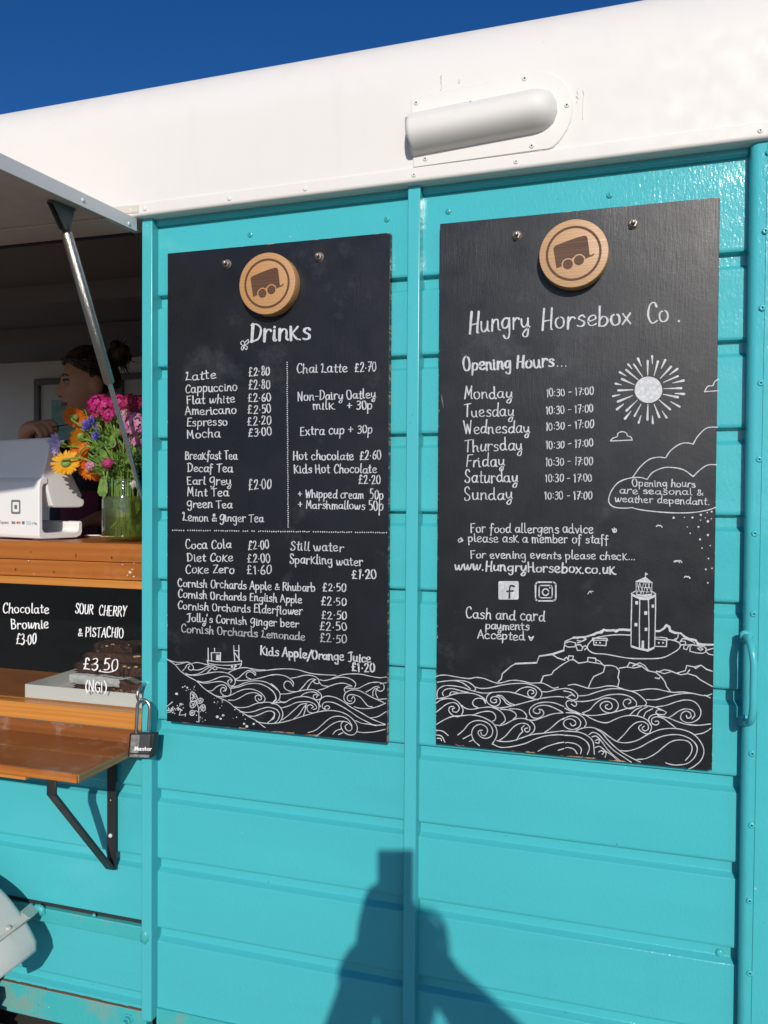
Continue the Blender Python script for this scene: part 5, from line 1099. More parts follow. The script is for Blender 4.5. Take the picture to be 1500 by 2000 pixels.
# ------------------------------------------------------------------ flowers in a jar
JY = 0.085; jb = PZ(246, 1058.5, ZTOP); JC = P(246, 1058, JY); JC[2] = ZTOP
jr = JC[0]-P(205, 1000, JY)[0]
zj = lambda py: P(215, py, JY)[2]
ztop = zj(936)
JAR = thing('glass_jar', JC, 'clear glass jar half full of greenish water holding the cut flowers', 'jar')
M['jar'] = thin_glass('jar_glass', (0.95, 0.98, 0.96), 1.45, 2.2, 0.05)
def murky(n):
    m = bpy.data.materials.new(n); m.use_nodes = True; t = m.node_tree
    for x in list(t.nodes):
        if x.type != 'OUTPUT_MATERIAL': t.nodes.remove(x)
    tp = t.nodes.new('ShaderNodeBsdfTransparent'); tp.inputs[0].default_value = (0.86, 0.88, 0.60, 1); tl = t.nodes.new('ShaderNodeBsdfTranslucent'); tl.inputs[0].default_value = (0.30, 0.34, 0.06, 1)
    df = t.nodes.new('ShaderNodeBsdfDiffuse'); df.inputs[0].default_value = (0.17, 0.20, 0.04, 1); a = t.nodes.new('ShaderNodeMixShader'); b = t.nodes.new('ShaderNodeMixShader'); a.inputs[0].default_value = 0.5; gn = N_node = t.nodes.new('ShaderNodeTexNoise'); gn.inputs['Scale'].default_value = 22; tcn = t.nodes.new('ShaderNodeTexCoord'); t.links.new(tcn.outputs['Object'], gn.inputs['Vector']); mr = t.nodes.new('ShaderNodeMapRange'); mr.inputs[1].default_value = 0.35; mr.inputs[2].default_value = 0.7; mr.inputs[3].default_value = 0.20; mr.inputs[4].default_value = 0.66; t.links.new(gn.outputs[0], mr.inputs[0]); t.links.new(mr.outputs[0], b.inputs[0])
    t.links.new(tl.outputs[0], a.inputs[1]); t.links.new(df.outputs[0], a.inputs[2]); t.links.new(tp.outputs[0], b.inputs[1]); t.links.new(a.outputs[0], b.inputs[2]); t.links.new(b.outputs[0], t.nodes['Material Output'].inputs[0]); return m
def jar():
    H = ztop-ZTOP; r = jr*0.93
    pr = [(0.0001, 0.0015), (r*0.80, 0.0015), (r*0.93, 0.004), (r, 0.014), (r*1.005, H*0.35), (r, H*0.66), (r*0.96, H*0.76), (r*0.86, H*0.835), (r*0.82, H*0.86), (r*0.83, H*0.875), (r*0.86, H*0.885), (r*0.83, H*0.90), (r*0.84, H*0.93), (r*0.865, H*0.94), (r*0.84, H*0.955), (r*0.84, H*0.985), (r*0.855, H), (r*0.83, H*1.003)]
    mb = MB(); mb.lathe(pr, JC, (0, 0, 1), 48); mb.build('jar_body', M['jar'], JAR)
    hw = zj(969)-ZTOP; rr = r*0.972
    pw = [(0.0001, 0.006), (rr*0.80, 0.006), (rr*0.93, 0.009), (rr, 0.017), (rr, H*0.35), (rr*0.995, min(H*0.66, hw)), (rr*0.97, hw), (0.0001, hw-0.0005)]
    mb = MB(); mb.lathe(pw, JC, (0, 0, 1), 40); mb.build('water', murky('vase_water'), JAR)
jar()
def leafmat(n, a, b): 
    m = mat(n, a, 0.5); g = N(m); g.col(g.mix(g.ramp(g.noise(60, 3), [(0.35, 0.0), (0.65, 1.0)]), a, b)); m.node_tree.nodes['Principled BSDF'].inputs['Subsurface Weight'].default_value = 0.0; return m
def petmat(n, a, b):
    m = bpy.data.materials.new(n); m.use_nodes = True; t = m.node_tree; g = N(m)
    c = g.mix(g.ramp(g.noise(70, 3), [(0.35, 0.0), (0.65, 1.0)]), a, b); g.col(c); g.b.inputs['Roughness'].default_value = 0.6
    tr = t.nodes.new('ShaderNodeBsdfTranslucent'); t.links.new(c, tr.inputs[0]); x = t.nodes.new('ShaderNodeMixShader'); x.inputs[0].default_value = 0.42
    t.links.new(g.b.outputs[0], x.inputs[1]); t.links.new(tr.outputs[0], x.inputs[2]); t.links.new(x.outputs[0], t.nodes['Material Output'].inputs[0]); return m
M['stem'] = petmat('stem_green', (0.18, 0.33, 0.06), (0.34, 0.47, 0.10)); M['leaf'] = petmat('leaf_green', (0.11, 0.24, 0.04), (0.25, 0.40, 0.08))
PET = {k: petmat('petal_'+k, a, b) for k, a, b in (('orange', (0.80, 0.17, 0.01), (0.86, 0.27, 0.02)), ('yellow', (0.85, 0.42, 0.01), (0.88, 0.52, 0.03)), ('amber', (0.82, 0.28, 0.01), (0.88, 0.40, 0.02)), ('magenta', (0.55, 0.015, 0.17), (0.70, 0.05, 0.30)), ('crimson', (0.33, 0.008, 0.07), (0.48, 0.02, 0.13)), ('pink', (0.74, 0.22, 0.46), (0.80, 0.38, 0.60)), ('lilac', (0.55, 0.50, 0.86), (0.76, 0.71, 0.93)), ('blue', (0.12, 0.12, 0.58), (0.26, 0.22, 0.70)), ('white', (0.78, 0.76, 0.70), (0.82, 0.82, 0.78)))}
def frame(n_):
    n_ = np.array(n_, float); n_ /= np.linalg.norm(n_); r = np.array([0, 0, 1.0]) if abs(n_[2]) < 0.9 else np.array([1.0, 0, 0])
    u = np.cross(r, n_); u /= np.linalg.norm(u); return u, np.cross(n_, u), n_
def petal(mb, c, d, n_, L, w, curl=0.3, tip=0.5):
    """one strap petal from c along d, normal n_"""
    s = np.cross(n_, d); s /= np.linalg.norm(s); vv = []; K = 5
    for i in range(K):
        t = i/(K-1); ww = w*(0.35+0.65*math.sin(min(1, t*1.25)*math.pi/2))*(1 if t < 0.99 else tip); q = c+d*L*t+n_*L*curl*t*t
        vv += [q-s*ww, q+n_*w*0.15, q+s*ww]
    mb.add(vv, [(3*i+j, 3*i+j+1, 3*i+j+4, 3*i+j+3) for i in range(K-1) for j in range(2)], True)
def stem(o, top, n_, seedk):
    base = JC+np.array([rnd.uniform(-.6, .6)*jr*0.7, rnd.uniform(-.6, .6)*jr*0.7, 0.012]); neck = np.array([JC[0]+(top[0]-JC[0])*0.25, JC[1]+(top[1]-JC[1])*0.3, ztop+0.005])
    neck[0] = min(max(neck[0], JC[0]-jr*0.62), JC[0]+jr*0.6); pts = spline([base, (base+neck)/2, neck, neck*0.45+top*0.55+np.array([0, 0, 0.022]), top-n_*0.012, top], 6)
    mb = MB(); mb.tube(pts, [0.0018+0.0006*i/len(pts) for i in range(len(pts))], 7); mb.build('stem', M['stem'], o); return pts
def flower(kind, col, px, py, Y, rpx, n_, label, name):
    c = P(px, py, Y); r = rpx/1600*np.linalg.norm(c-CAM); u, v, n_ = frame(n_)
    o = thing(name, c, label, 'flower', 'flowers in the jar')
    mb = MB()
    if kind == 'daisy':                                     # calendula: three whorls of strap petals, green cup behind
        for k, (cnt, ln, tilt) in enumerate(((30, 1.0, 0.02), (26, 0.86, 0.16), (20, 0.62, 0.34))):
            for i in range(cnt):
                a = 6.2832*(i+0.37*k)/cnt+rnd.uniform(-.06, .06); d = math.cos(a)*u+math.sin(a)*v; d2 = d*math.cos(tilt)+n_*math.sin(tilt)
                petal(mb, c+d*r*0.12, d2, n_, r*ln*0.88*rnd.uniform(.9, 1.06), r*0.085, -0.12+rnd.uniform(-.08, .1), 0.45)
        mb.build('petals', PET[col], o); g = MB(); g.ball(c-n_*r*0.07, r*0.36, 2, rot=np.stack([u, v, n_], 1), scale=(1, 1, 0.55), fn=lambda p: 1+0.06*math.sin(9*math.atan2(p[1], p[0]))); g.build('calyx', M['stem'], o)
        g = MB(); g.ball(c+n_*r*0.10, r*0.26, 2, rot=np.stack([u, v, n_], 1), scale=(1, 1, 0.5)); g.build('disc_centre', PET['amber'], o)
    elif kind == 'cluster':                                 # sweet william: dome of small five-petalled flowers
        cnt = 26
        for i in range(cnt):
            t = math.acos(1-1.15*(i+0.5)/cnt); a = i*2.39996; d = math.sin(t)*(math.cos(a)*u+math.sin(a)*v)+math.cos(t)*n_
            q = c+d*r*rnd.uniform(.82, 1.0)*np.array([1, 1, 0.9]); uu, vv_, dd = frame(d+np.array([rnd.uniform(-.25, .25) for _ in range(3)])); rr = r*rnd.uniform(.25, .32)
            for k in range(5):
                b = 6.2832*k/5+i; e = math.cos(b)*uu+math.sin(b)*vv_; petal(mb, q, e*0.95+dd*0.3, dd, rr, rr*0.36, -0.2, 0.85)
        mb.build('petals', PET[col], o)
        g = MB()
        for i in range(26):
            a = rnd.uniform(0, 6.28); d = math.cos(a)*u+math.sin(a)*v; petal(g, c-n_*r*0.15, d*0.8-n_*rnd.uniform(-.2, .5), n_, r*rnd.uniform(.6, 1.1), r*0.05, 0.2, 0.2)
        g.build('bracts', M['leaf'], o)
    else:                                                   # cornflower: ragged trumpets round a knapweed cup
        for i in range(22):
            a = i*2.4; t = rnd.uniform(.25, 1.35); d = math.sin(t)*(math.cos(a)*u+math.sin(a)*v)+math.cos(t)*n_
            for k in range(4):
                e = d+np.array([rnd.uniform(-.28, .28) for _ in range(3)]); e /= np.linalg.norm(e); s_, _, _ = frame(e); petal(mb, c+d*r*0.18, e, s_, r*rnd.uniform(.7, 1.0), r*0.075, rnd.uniform(-.2, .3), 0.3)
        mb.build('petals', PET[col], o); g = MB(); g.ball(c-n_*r*0.25, r*0.3, 2, rot=np.stack([u, v, n_], 1), scale=(0.8, 0.8, 1.2)); g.build('calyx', M['stem'], o)
    stem(o, c-n_*r*0.15, n_, 0); return o
FL = [('daisy','orange',145,815,0.055,22,(-0.35,0.72,0.55),'bright orange marigold turned away, uppermost of the orange flowers','marigold'),
 ('daisy','amber',169,815,0.10,15,(0.1,-0.5,0.8),'small amber marigold between the orange marigold and the magenta cluster','marigold'),
 ('daisy','amber',158,852,0.07,22,(-0.8,0.35,0.45),'amber marigold seen edge on in the middle left of the bunch','marigold'),
 ('daisy','yellow',129,905,0.045,27,(-0.30,0.80,-0.45),'yellow marigold drooping with its green back to the viewer','marigold'),
 ('daisy','orange',154,893,0.075,24,(-0.1,-0.8,-0.2),'orange marigold hanging just right of the drooping yellow one','marigold'),
 ('daisy','orange',172,919,0.075,22,(0.1,-0.8,-0.45),'orange marigold hanging low against the black top','marigold'),
 ('daisy','orange',191,927,0.10,17,(0.3,-0.7,-0.5),'smallest orange marigold hanging beside the jar rim','marigold'),
 ('daisy','orange',196,833,0.12,20,(-0.2,-0.8,0.3),'dull orange marigold half buried in the leaves behind the blue cornflower','marigold'),
 ('spiky','lilac',118,868,0.05,21,(-0.5,-0.8,0.25),'pale lilac cornflower leaning over the white till','cornflower'),
 ('spiky','blue',181,833,0.05,18,(-0.2,-0.8,0.4),'deep blue cornflower below the magenta blossoms','cornflower'),
 ('cluster','magenta',197,795,0.07,25,(-0.2,-0.6,0.7),'bright magenta sweet william at the left of the pink blossoms','sweet_william'),
 ('cluster','magenta',231,791,0.09,21,(0.0,-0.6,0.7),'magenta sweet william behind the thin strut rod','sweet_william'),
 ('cluster','crimson',258,793,0.10,24,(0.1,-0.6,0.7),'dark crimson sweet william at the top beside the post','sweet_william'),
 ('cluster','pink',264,829,0.06,25,(0.1,-0.8,0.5),'pale pink sweet william against the teal post','sweet_william'),
 ('cluster','pink',272,858,0.085,22,(0.1,-0.9,0.1),'lower pale pink sweet william half hidden by the post','sweet_william'),
 ('cluster','magenta',211,905,0.03,11,(0.0,-0.9,0.3),'tiny pink blossom low in the front of the leaves','sweet_william'),
 ('cluster','pink',177,911,0.055,10,(-0.3,-0.8,0.2),'tiny pale pink blossom among the low orange marigolds','sweet_william'),
 ('daisy','amber',148,868,0.09,15,(-0.2,0.7,0.3),'small amber marigold tucked behind the drooping yellow one','marigold'),
 ('daisy','yellow',176,838,0.11,12,(0.1,-0.7,0.6),'small yellow marigold deep in the bunch beside the blue cornflower','marigold'),
 ('cluster','magenta',243,842,0.05,10,(0.1,-0.9,0.3),'small magenta blossom in the leaves behind the rod','sweet_william'),
 ('cluster','crimson',226,872,0.06,9,(0.0,-0.9,0.2),'tiny crimson blossom in the middle of the leaves','sweet_william'),
 ('daisy','orange',163,876,0.06,13,(-0.1,-0.85,0.2),'small bright orange marigold facing out between the stalks','marigold'),
 ('cluster','pink',246,812,0.06,13,(0.0,-0.8,0.5),'small pale pink sweet william between the magenta and crimson blossoms','sweet_william'),
 ('cluster','magenta',213,812,0.05,14,(-0.1,-0.8,0.5),'magenta blossom just below the topmost bright magenta cluster','sweet_william'),
 ('spiky','blue',190,852,0.04,10,(-0.1,-0.9,0.2),'small blue cornflower low among the leaves','cornflower'),
 ('spiky','white',264,948,0.03,10,(0.1,-0.8,0.4),'small white blossom at the jar rim by the post','white_blossom')]
for f in FL: flower(*f)
def greenery():
    o = thing('leaf_sprays', P(222, 930, 0.085), 'mass of green leaves and thin stalks filling the middle of the bunch', 'foliage')
    g = MB(); s = MB()
    for k in range(260):
        px, py = rnd.gauss(222, 30), rnd.uniform(798, 935)
        if px > 290 or px < 162: continue
        Y = rnd.uniform(0.035, 0.15); top = P(px, py, Y); neck = np.array([JC[0]+(top[0]-JC[0])*0.3, JC[1]+rnd.uniform(-.02, .02), ztop+rnd.uniform(-0.005, 0.01)])
        pts = spline([neck+[0, 0, -0.05], neck, neck*0.5+top*0.5+np.array([rnd.uniform(-.01, .01), rnd.uniform(-.012, .004), 0.008]), top], 5); s.tube(pts, 0.0011, 5)
        for j in range(rnd.randint(3, 7)):
            i = rnd.randint(len(pts)//3, len(pts)-1); q = pts[i]; d = np.array([rnd.uniform(-1, 1), rnd.uniform(-1, .5), rnd.uniform(-.2, 1.0)]); d /= np.linalg.norm(d); nn = np.cross(d, [rnd.uniform(-1, 1), rnd.uniform(-1, 1), rnd.uniform(-1, 1)]); nn /= np.linalg.norm(nn)+1e-9
            petal(g, q, d, nn, rnd.uniform(.012, .034), rnd.uniform(.0012, .0052), rnd.uniform(-.3, .3), 0.15)
    for (a, b, c) in (((176,880),(200,868),(222,900)), ((150,893),(170,872),(205,885)), ((214,900),(208,935),(205,952)), ((196,905),(203,925),(207,943))):
        s.tube(spline([P(*a, 0.05), P(*b, 0.045), P(*c, 0.06)], 6), 0.0022, 7)
    for (x, y, dx, dy, L) in ((204,930,0.1,-1,.05),(210,905,-.3,.8,.04),(221,855,.6,.5,.035),(219,850,.2,-1,.03),(245,905,.6,.7,.04),(198,935,.1,-.9,.045)):
        petal(g, P(x, y, 0.045), np.array([dx, -.1, dy]), np.array([0.2, -1, 0.1]), L, 0.0085, 0.15, 0.2)
    s.build('stalks', M['stem'], o); g.build('leaves', M['leaf'], o)
    w = MB()
    for k in range(14):
        q = JC+np.array([rnd.uniform(-.7, .7)*jr, rnd.uniform(-.7, .3)*jr, rnd.uniform(.02, .085)]); d = np.array([rnd.uniform(-.5, .5), rnd.uniform(-.3, .3), rnd.uniform(.3, 1)]); d /= np.linalg.norm(d)
        if math.hypot(q[0]-JC[0], q[1]-JC[1]) > jr*0.66: continue
        petal(w, q, d, np.array([0.3, -1, 0.1]), rnd.uniform(.02, .045), rnd.uniform(.002, .005), 0.1, 0.2)
    w.build('sunken_leaves', M['leaf'], o)
greenery()
# ------------------------------------------------------------------ brownie tray behind the glass
zf = zE-0.004
def brownies():
    card = mat('white_card', (0.66, 0.645, 0.62), 0.7); y0 = 0.028; a = P(49, 1367, y0); x0 = a[0]; x1 = X1c-0.014; y1 = 0.262; h = 0.031
    o = thing('cake_tray', ((x0+x1)/2, y0, zf), 'shallow white cardboard tray of brownies behind the display glass', 'tray')
    mb = MB(); z0 = zf+0.0006
    mb.box(x0, x1, y0, y1, z0, z0+0.002); b = mb.build('base', card, o)
    for args in ((x0, x1, y0, y0+0.002, z0+0.0021, z0+h), (x0, x1, y1-0.002, y1, z0+0.0021, z0+h), (x0, x0+0.002, y0+0.0021, y1-0.0021, z0+0.0021, z0+h), (x1-0.002, x1, y0+0.0021, y1-0.0021, z0+0.0021, z0+h)):
        mb = MB(); mb.box(*args); mb.build('side', card, o)
    m = mat('brownie', (0.05, 0.018, 0.010), 0.75); g = N(m); nz = g.noise(140, 6, 0.7); g.col(g.mix(g.ramp(nz, [(0.35, 0.0), (0.7, 1.0)]), (0.028, 0.010, 0.006), (0.135, 0.048, 0.026))); g.nrm(g.bump(nz, 0.9, 0.004))
    nut = mat('pistachio', (0.55, 0.40, 0.20), 0.6)
    zb = z0+0.0025
    W_ = lambda px, py, Y: P(px, py, Y)
    specs = [(142, 282, 0.075, 0.0, 0.027, 'brownie at the bottom of the stack, under the paper'), (146, 300, 0.080, 0.0272+0.024, 0.026, 'dark brownie lying on the paper wrapped piece'), (160, 300, 0.10, 0.0775, 0.020, 'brownie studded with nuts second from the top of the stack'), (182, 258, 0.12, 0.0977, 0.017, 'small brownie topmost on the stack'), (232, 300, 0.050, 0.0, 0.046, 'crumbly brownie standing at the right of the stack near the post')]
    for (pa, pb, Y, dz, hh, lab) in specs:
        xa, xb = W_(pa, 1300, Y)[0], min(W_(pb, 1300, Y)[0], x1-0.004); bm = bmesh.new(); bmesh.ops.create_cube(bm, size=1); bmesh.ops.subdivide_edges(bm, edges=bm.edges, cuts=9, use_grid_fill=True)
        mb = MB(); bm.verts.index_update(); vv = []
        D = 0.075 if pa != 232 else 0.02
        for v in bm.verts:
            p = np.array(v.co); k = 1+0.05*math.sin(23*p[0]+7*pa)*math.cos(19*p[1])+0.05*math.sin(31*p[2]+11*p[0]+5*p[1])+rnd.uniform(-.03, .03); e = 1-0.05*(abs(p[0]*2)**6+abs(p[2]*2)**6+abs(p[1]*2)**6-1)
            q = p*k*e; vv.append(((xa+xb)/2+q[0]*(xb-xa), Y+D/2+q[1]*D, zb+dz+(q[2]+0.5)*hh*(1.0+0.12*math.sin(9*p[0]+pa))))
        mb.add(vv, [[v.index for v in f.verts] for f in bm.faces], True); bm.free()
        t = thing('brownie', ((xa+xb)/2, Y+D/2, zb+dz), lab, 'brownie', 'brownies in the tray'); mb.build('cake', m, t)
        nb = MB()
        for k in range(5): nb.ball((rnd.uniform(xa+.01, xb-.01), Y+rnd.uniform(-.004, .03), zb+dz+hh*rnd.uniform(.7, 1.02)), 0.0042, 1, (1.5, .8, .6))
        nb.build('nuts', nut, t)
    xa, xb = W_(137, 1300, 0.068)[0], W_(250, 1300, 0.068)[0]
    mb = MB(); r_ = [(0.068, zb+0.028), (0.0655, zb+0.031), (0.065, zb+0.046), (0.068, zb+0.0505), (0.145, zb+0.0505), (0.147, zb+0.046), (0.147, zb+0.029), (0.143, zb+0.028)]
    n = 12; vv = []
    for i in range(n+1):
        x = xa+(xb-xa)*i/n
        for (y, z) in r_: vv.append((x, y+0.0008*math.sin(i*1.7+z*300), z+0.0006*math.sin(i*2.3)))
    k = len(r_); mb.add(vv, [(i*k+j, i*k+(j+1) % k, (i+1)*k+(j+1) % k, (i+1)*k+j) for i in range(n) for j in range(k)], True); mb.add(vv[:k], [tuple(range(k))]); mb.add(vv[-k:], [tuple(range(k))])
    pm = mat('baking_paper', (0.56, 0.54, 0.52), 0.6); g = N(pm); nz = g.noise(70, 6, 0.7); g.nrm(g.bump(nz, 0.7, 0.003)); g.col(g.mix(g.ramp(nz, [(0.35, 0.0), (0.7, 1.0)]), (0.42, 0.40, 0.39), (0.64, 0.62, 0.60)))
    mb.solo('wrapped_brownie', pm, 'brownie wrapped in crinkled baking paper in the middle of the stack', 'brownie')
    cr = MB(); cm = mat('crumbs', (0.36, 0.20, 0.07), 0.8)
    for k in range(60): cr.ball((rnd.uniform(W_(225, 1340, .05)[0], x1-0.006), rnd.uniform(0.034, 0.048), zb+0.0005+rnd.uniform(0.022, 0.031)), rnd.uniform(.0012, .0034), 1, (1, .8, .7))
    cb_ = cr.solo('nut_crumbs', cm, 'loose nut crumbs heaped in the tray corner', 'crumbs', kind='stuff')
brownies()
# ------------------------------------------------------------------ padlock on its ring
def padlock():
    B = 'x'; Yp = -0.046; xr = (XL0+XL1)/2-0.002
    top, bot = P(287, 1336, -0.026), P(285, 1370, -0.026)
    mb = MB(); zc = (top[2]+bot[2])/2; rz = (top[2]-bot[2])/2
    mb.tube([(xr, -0.018, top[2])]+[(xr-0.001, -0.026-0.027*math.cos(a), zc+rz*math.sin(a)) for a in np.linspace(1.52, -1.52, 26)]+[(xr, -0.018, bot[2])], 0.0036, 14)
    mb.build('lock_staple', M['zinc'], TR)
    z0 = bot[2]
    o = thing('padlock', P(280, 1477, Yp), 'black and grey padlock hanging open from the staple on the left post', 'padlock')
    c = [P(257.5, 1430.5, Yp), P(306, 1431.5, Yp), P(303.2, 1476.8, Yp), P(253.6, 1476, Yp)]
    u = (c[1]-c[0])/np.linalg.norm(c[1]-c[0]); v = (c[0]-c[3])/np.linalg.norm(c[0]-c[3]); ctr = sum(c)/4; hw = np.linalg.norm(c[1]-c[0])/2; hh = np.linalg.norm(c[0]-c[3])/2
    def blk(mb, a0, a1, b0, b1, y0, y1, bev, taper=1.0):
        q = lambda a, b, y, t=1: tuple(ctr+u*a*t+v*b*t+np.array([0, y-ctr[1], 0]))
        mb.hexa([q(a0,b0,y0,taper),q(a1,b0,y0,taper),q(a1,b0,y1),q(a0,b0,y1),q(a0,b1,y0,taper),q(a1,b1,y0,taper),q(a1,b1,y1),q(a0,b1,y1)], bev, 3)
    blkm = mat('black_plastic', (0.02, 0.021, 0.023), 0.45); gm = mat('worn_grey_cover', (0.06, 0.063, 0.066), 0.42); g = N(gm)
    mb = MB(); blk(mb, -hw, hw, -hh, hh, Yp-0.010, Yp+0.010, 0.003); mb.build('lock_body', blkm, o)
    mb = MB(); blk(mb, -hw*0.80, hw*0.78, -hh*0.66, hh*0.985, Yp-0.0135, Yp-0.0085, 0.002, 0.95); mb.build('front_cover', gm, o)
    wm = mat('scuffed_cover', (0.22, 0.215, 0.205), 0.5); g = N(wm); nz = g.noise(120, 5, 0.7); g.col(g.mix(g.ramp(nz, [(0.35, 0.0), (0.65, 1.0)]), (0.13, 0.127, 0.12), (0.30, 0.29, 0.275)))
    mb = MB(); blk(mb, -hw*0.74, -0.002, -hh*0.60, hh*0.93, Yp-0.0140, Yp-0.0132, 0.0003); mb.build('scuffed_panel', wm, o)
    mb = MB(); blk(mb, -hw*0.80, hw*0.78, -hh*0.98, -hh*0.74, Yp-0.0125, Yp-0.009, 0.0012); mb.build('lower_band', wm, o)
    I = Ink(Yp-0.0141); I.text('Master', 263, 1465.5, 296.5, 1466, 4.2, 1.7, asc=0.85, con=0.5, jit=0.2); I.mb.build('lettering', M['glass_pen'], o)
    sh = MB(); l0, l1 = P(266, 1432, Yp), P(268.5, 1385, Yp); r0, r1 = P(290.5, 1427.5, Yp), P(293, 1385, Yp); cx = (l1[0]+r1[0])/2; R_ = (r1[0]-l1[0])/2
    sh.tube([l0+[0, 0, -0.004], l1]+[(cx-R_*math.cos(a), Yp, l1[2]+R_*0.25+R_*1.12*math.sin(a)) for a in np.linspace(0.1, math.pi-0.1, 12)]+[r1, r0], 0.0040, 14)
    sh.build('shackle', M['zinc'], o)
    mb = MB(); mb.lathe([(0.006, 0), (0.005, 0.002), (0.0001, 0.0022)], ctr-v*hh+u*0.006, -v, 12); mb.build('keyway', M['dark_steel'], o)
padlock()
# ------------------------------------------------------------------ people
def grow(nodes, edges, root, sub=2):
    """skin a joint skeleton; returns vertices, faces in world space"""
    keys = list(nodes); idx = {k: i for i, k in enumerate(keys)}
    me = bpy.data.meshes.new('skeleton'); me.from_pydata([tuple(map(float, nodes[k][0])) for k in keys], [(idx[a], idx[b]) for a, b in edges], []); me.update()
    o = link(bpy.data.objects.new('skeleton', me)); s = o.modifiers.new('skin', 'SKIN'); s.use_smooth_shade = True
    for k in keys:
        d = me.skin_vertices[0].data[idx[k]]; r = nodes[k][1]; d.radius = r if hasattr(r, '__len__') else (r, r); d.use_root = (k == root)
    ss = o.modifiers.new('sub', 'SUBSURF'); ss.levels = ss.render_levels = sub
    dg = bpy.context.evaluated_depsgraph_get(); ev = o.evaluated_get(dg); m2 = ev.to_mesh()
    vs_ = [tuple(v.co) for v in m2.vertices]; fs = [tuple(p.vertices) for p in m2.polygons]; ev.to_mesh_clear()
    bpy.data.objects.remove(o); bpy.data.meshes.remove(me); return vs_, fs
def fuse(mb, voxel, smooth=3):
    """weld overlapping shells into one continuous skin"""
    me = bpy.data.meshes.new('fuse'); me.from_pydata(mb.v, [], mb.f); me.update(); o = link(bpy.data.objects.new('fuse', me))
    r = o.modifiers.new('re', 'REMESH'); r.mode = 'VOXEL'; r.voxel_size = voxel
    q = o.modifiers.new('sm', 'SMOOTH'); q.iterations = smooth; q.factor = 0.5
    dg = bpy.context.evaluated_depsgraph_get(); ev = o.evaluated_get(dg); m2 = ev.to_mesh(); out = MB()
    out.add([tuple(v.co) for v in m2.vertices], [tuple(p.vertices) for p in m2.polygons], True); ev.to_mesh_clear()
    bpy.data.objects.remove(o); bpy.data.meshes.remove(me); return out
def capsules(N_, E_):
    """overlapping round-ended limbs, to be fused into one garment"""
    mb = MB(); R_ = {k: (sum(v[1])/2 if hasattr(v[1], '__len__') else v[1]) for k, v in N_.items()}
    for k, v in N_.items():
        if hasattr(v[1], '__len__'): mb.ball(v[0], 1.0, 3, (v[1][0], v[1][1], R_[k]*.9))
        else: mb.ball(v[0], v[1], 3)
    for a, b in E_:
        pa, pb = np.array(N_[a][0]), np.array(N_[b][0]); mb.tube([pa+(pb-pa)*t for t in (0, .25, .5, .75, 1)], [R_[a]+(R_[b]-R_[a])*t for t in (0, .25, .5, .75, 1)], 20)
    return mb
def ex(a): return math.exp(-a*a)
def head_point(d):
    x, y, z = d[0]*.073, d[1]*.094, d[2]*.116
    if z < 0:
        k = min(1, -z/.116); x *= 1-.30*k**1.4
        if y < 0: y *= 1-.45*k
        else: y *= (1-min(.95, k*k))**-.34*(1-.05*k)
    if y > 0:
        y = y*(1-.10*ex(x/.05)*ex((z-.0)/.08)); f = min(1, max(0, d[1]*2))
        y += f*(.031*ex(x/.0115)*(ex((z+.022)/.017) if z < -.022 else ex((z+.022)/.030))+.004*ex((z-.032)/.009)*ex(x/.045)-.011*ex((abs(x)-.031)/.014)*ex((z-.012)/.011)
             +.0065*ex((z+.058)/.010)*ex(x/.021)-.005*ex((z+.0585)/.0028)*ex(x/.021)-.004*ex((z+.075)/.006)*ex(x/.02)+.010*ex((z+.093)/.015)*ex(x/.02))
    return np.array([x, y, z])
def head_frame(fwd, pitch=0.0, tilt=0.0):
    f = np.array(fwd, float); f /= np.linalg.norm(f); f = f*math.cos(pitch)+np.array([0, 0, math.sin(pitch)]); r = np.cross(f, [0, 0, 1]); r /= np.linalg.norm(r); u = np.cross(r, f)
    r2 = r*math.cos(tilt)+u*math.sin(tilt); u2 = -r*math.sin(tilt)+u*math.cos(tilt); return np.stack([r2, f, u2], 1)
def add_head(mb, c, F, sc=1.0):
    bm = bmesh.new(); bmesh.ops.create_icosphere(bm, subdivisions=5, radius=1.0); bm.verts.index_update()
    mb.add([c+F @ (head_point(np.array(v.co))*sc) for v in bm.verts], [[v.index for v in f.verts] for f in bm.faces], True); bm.free()
    for s in (-1, 1): mb.ball(c+F @ (np.array([s*.075, -.010, -.006])*sc), .033*sc, 2, (.34, .62, 1.0), F)
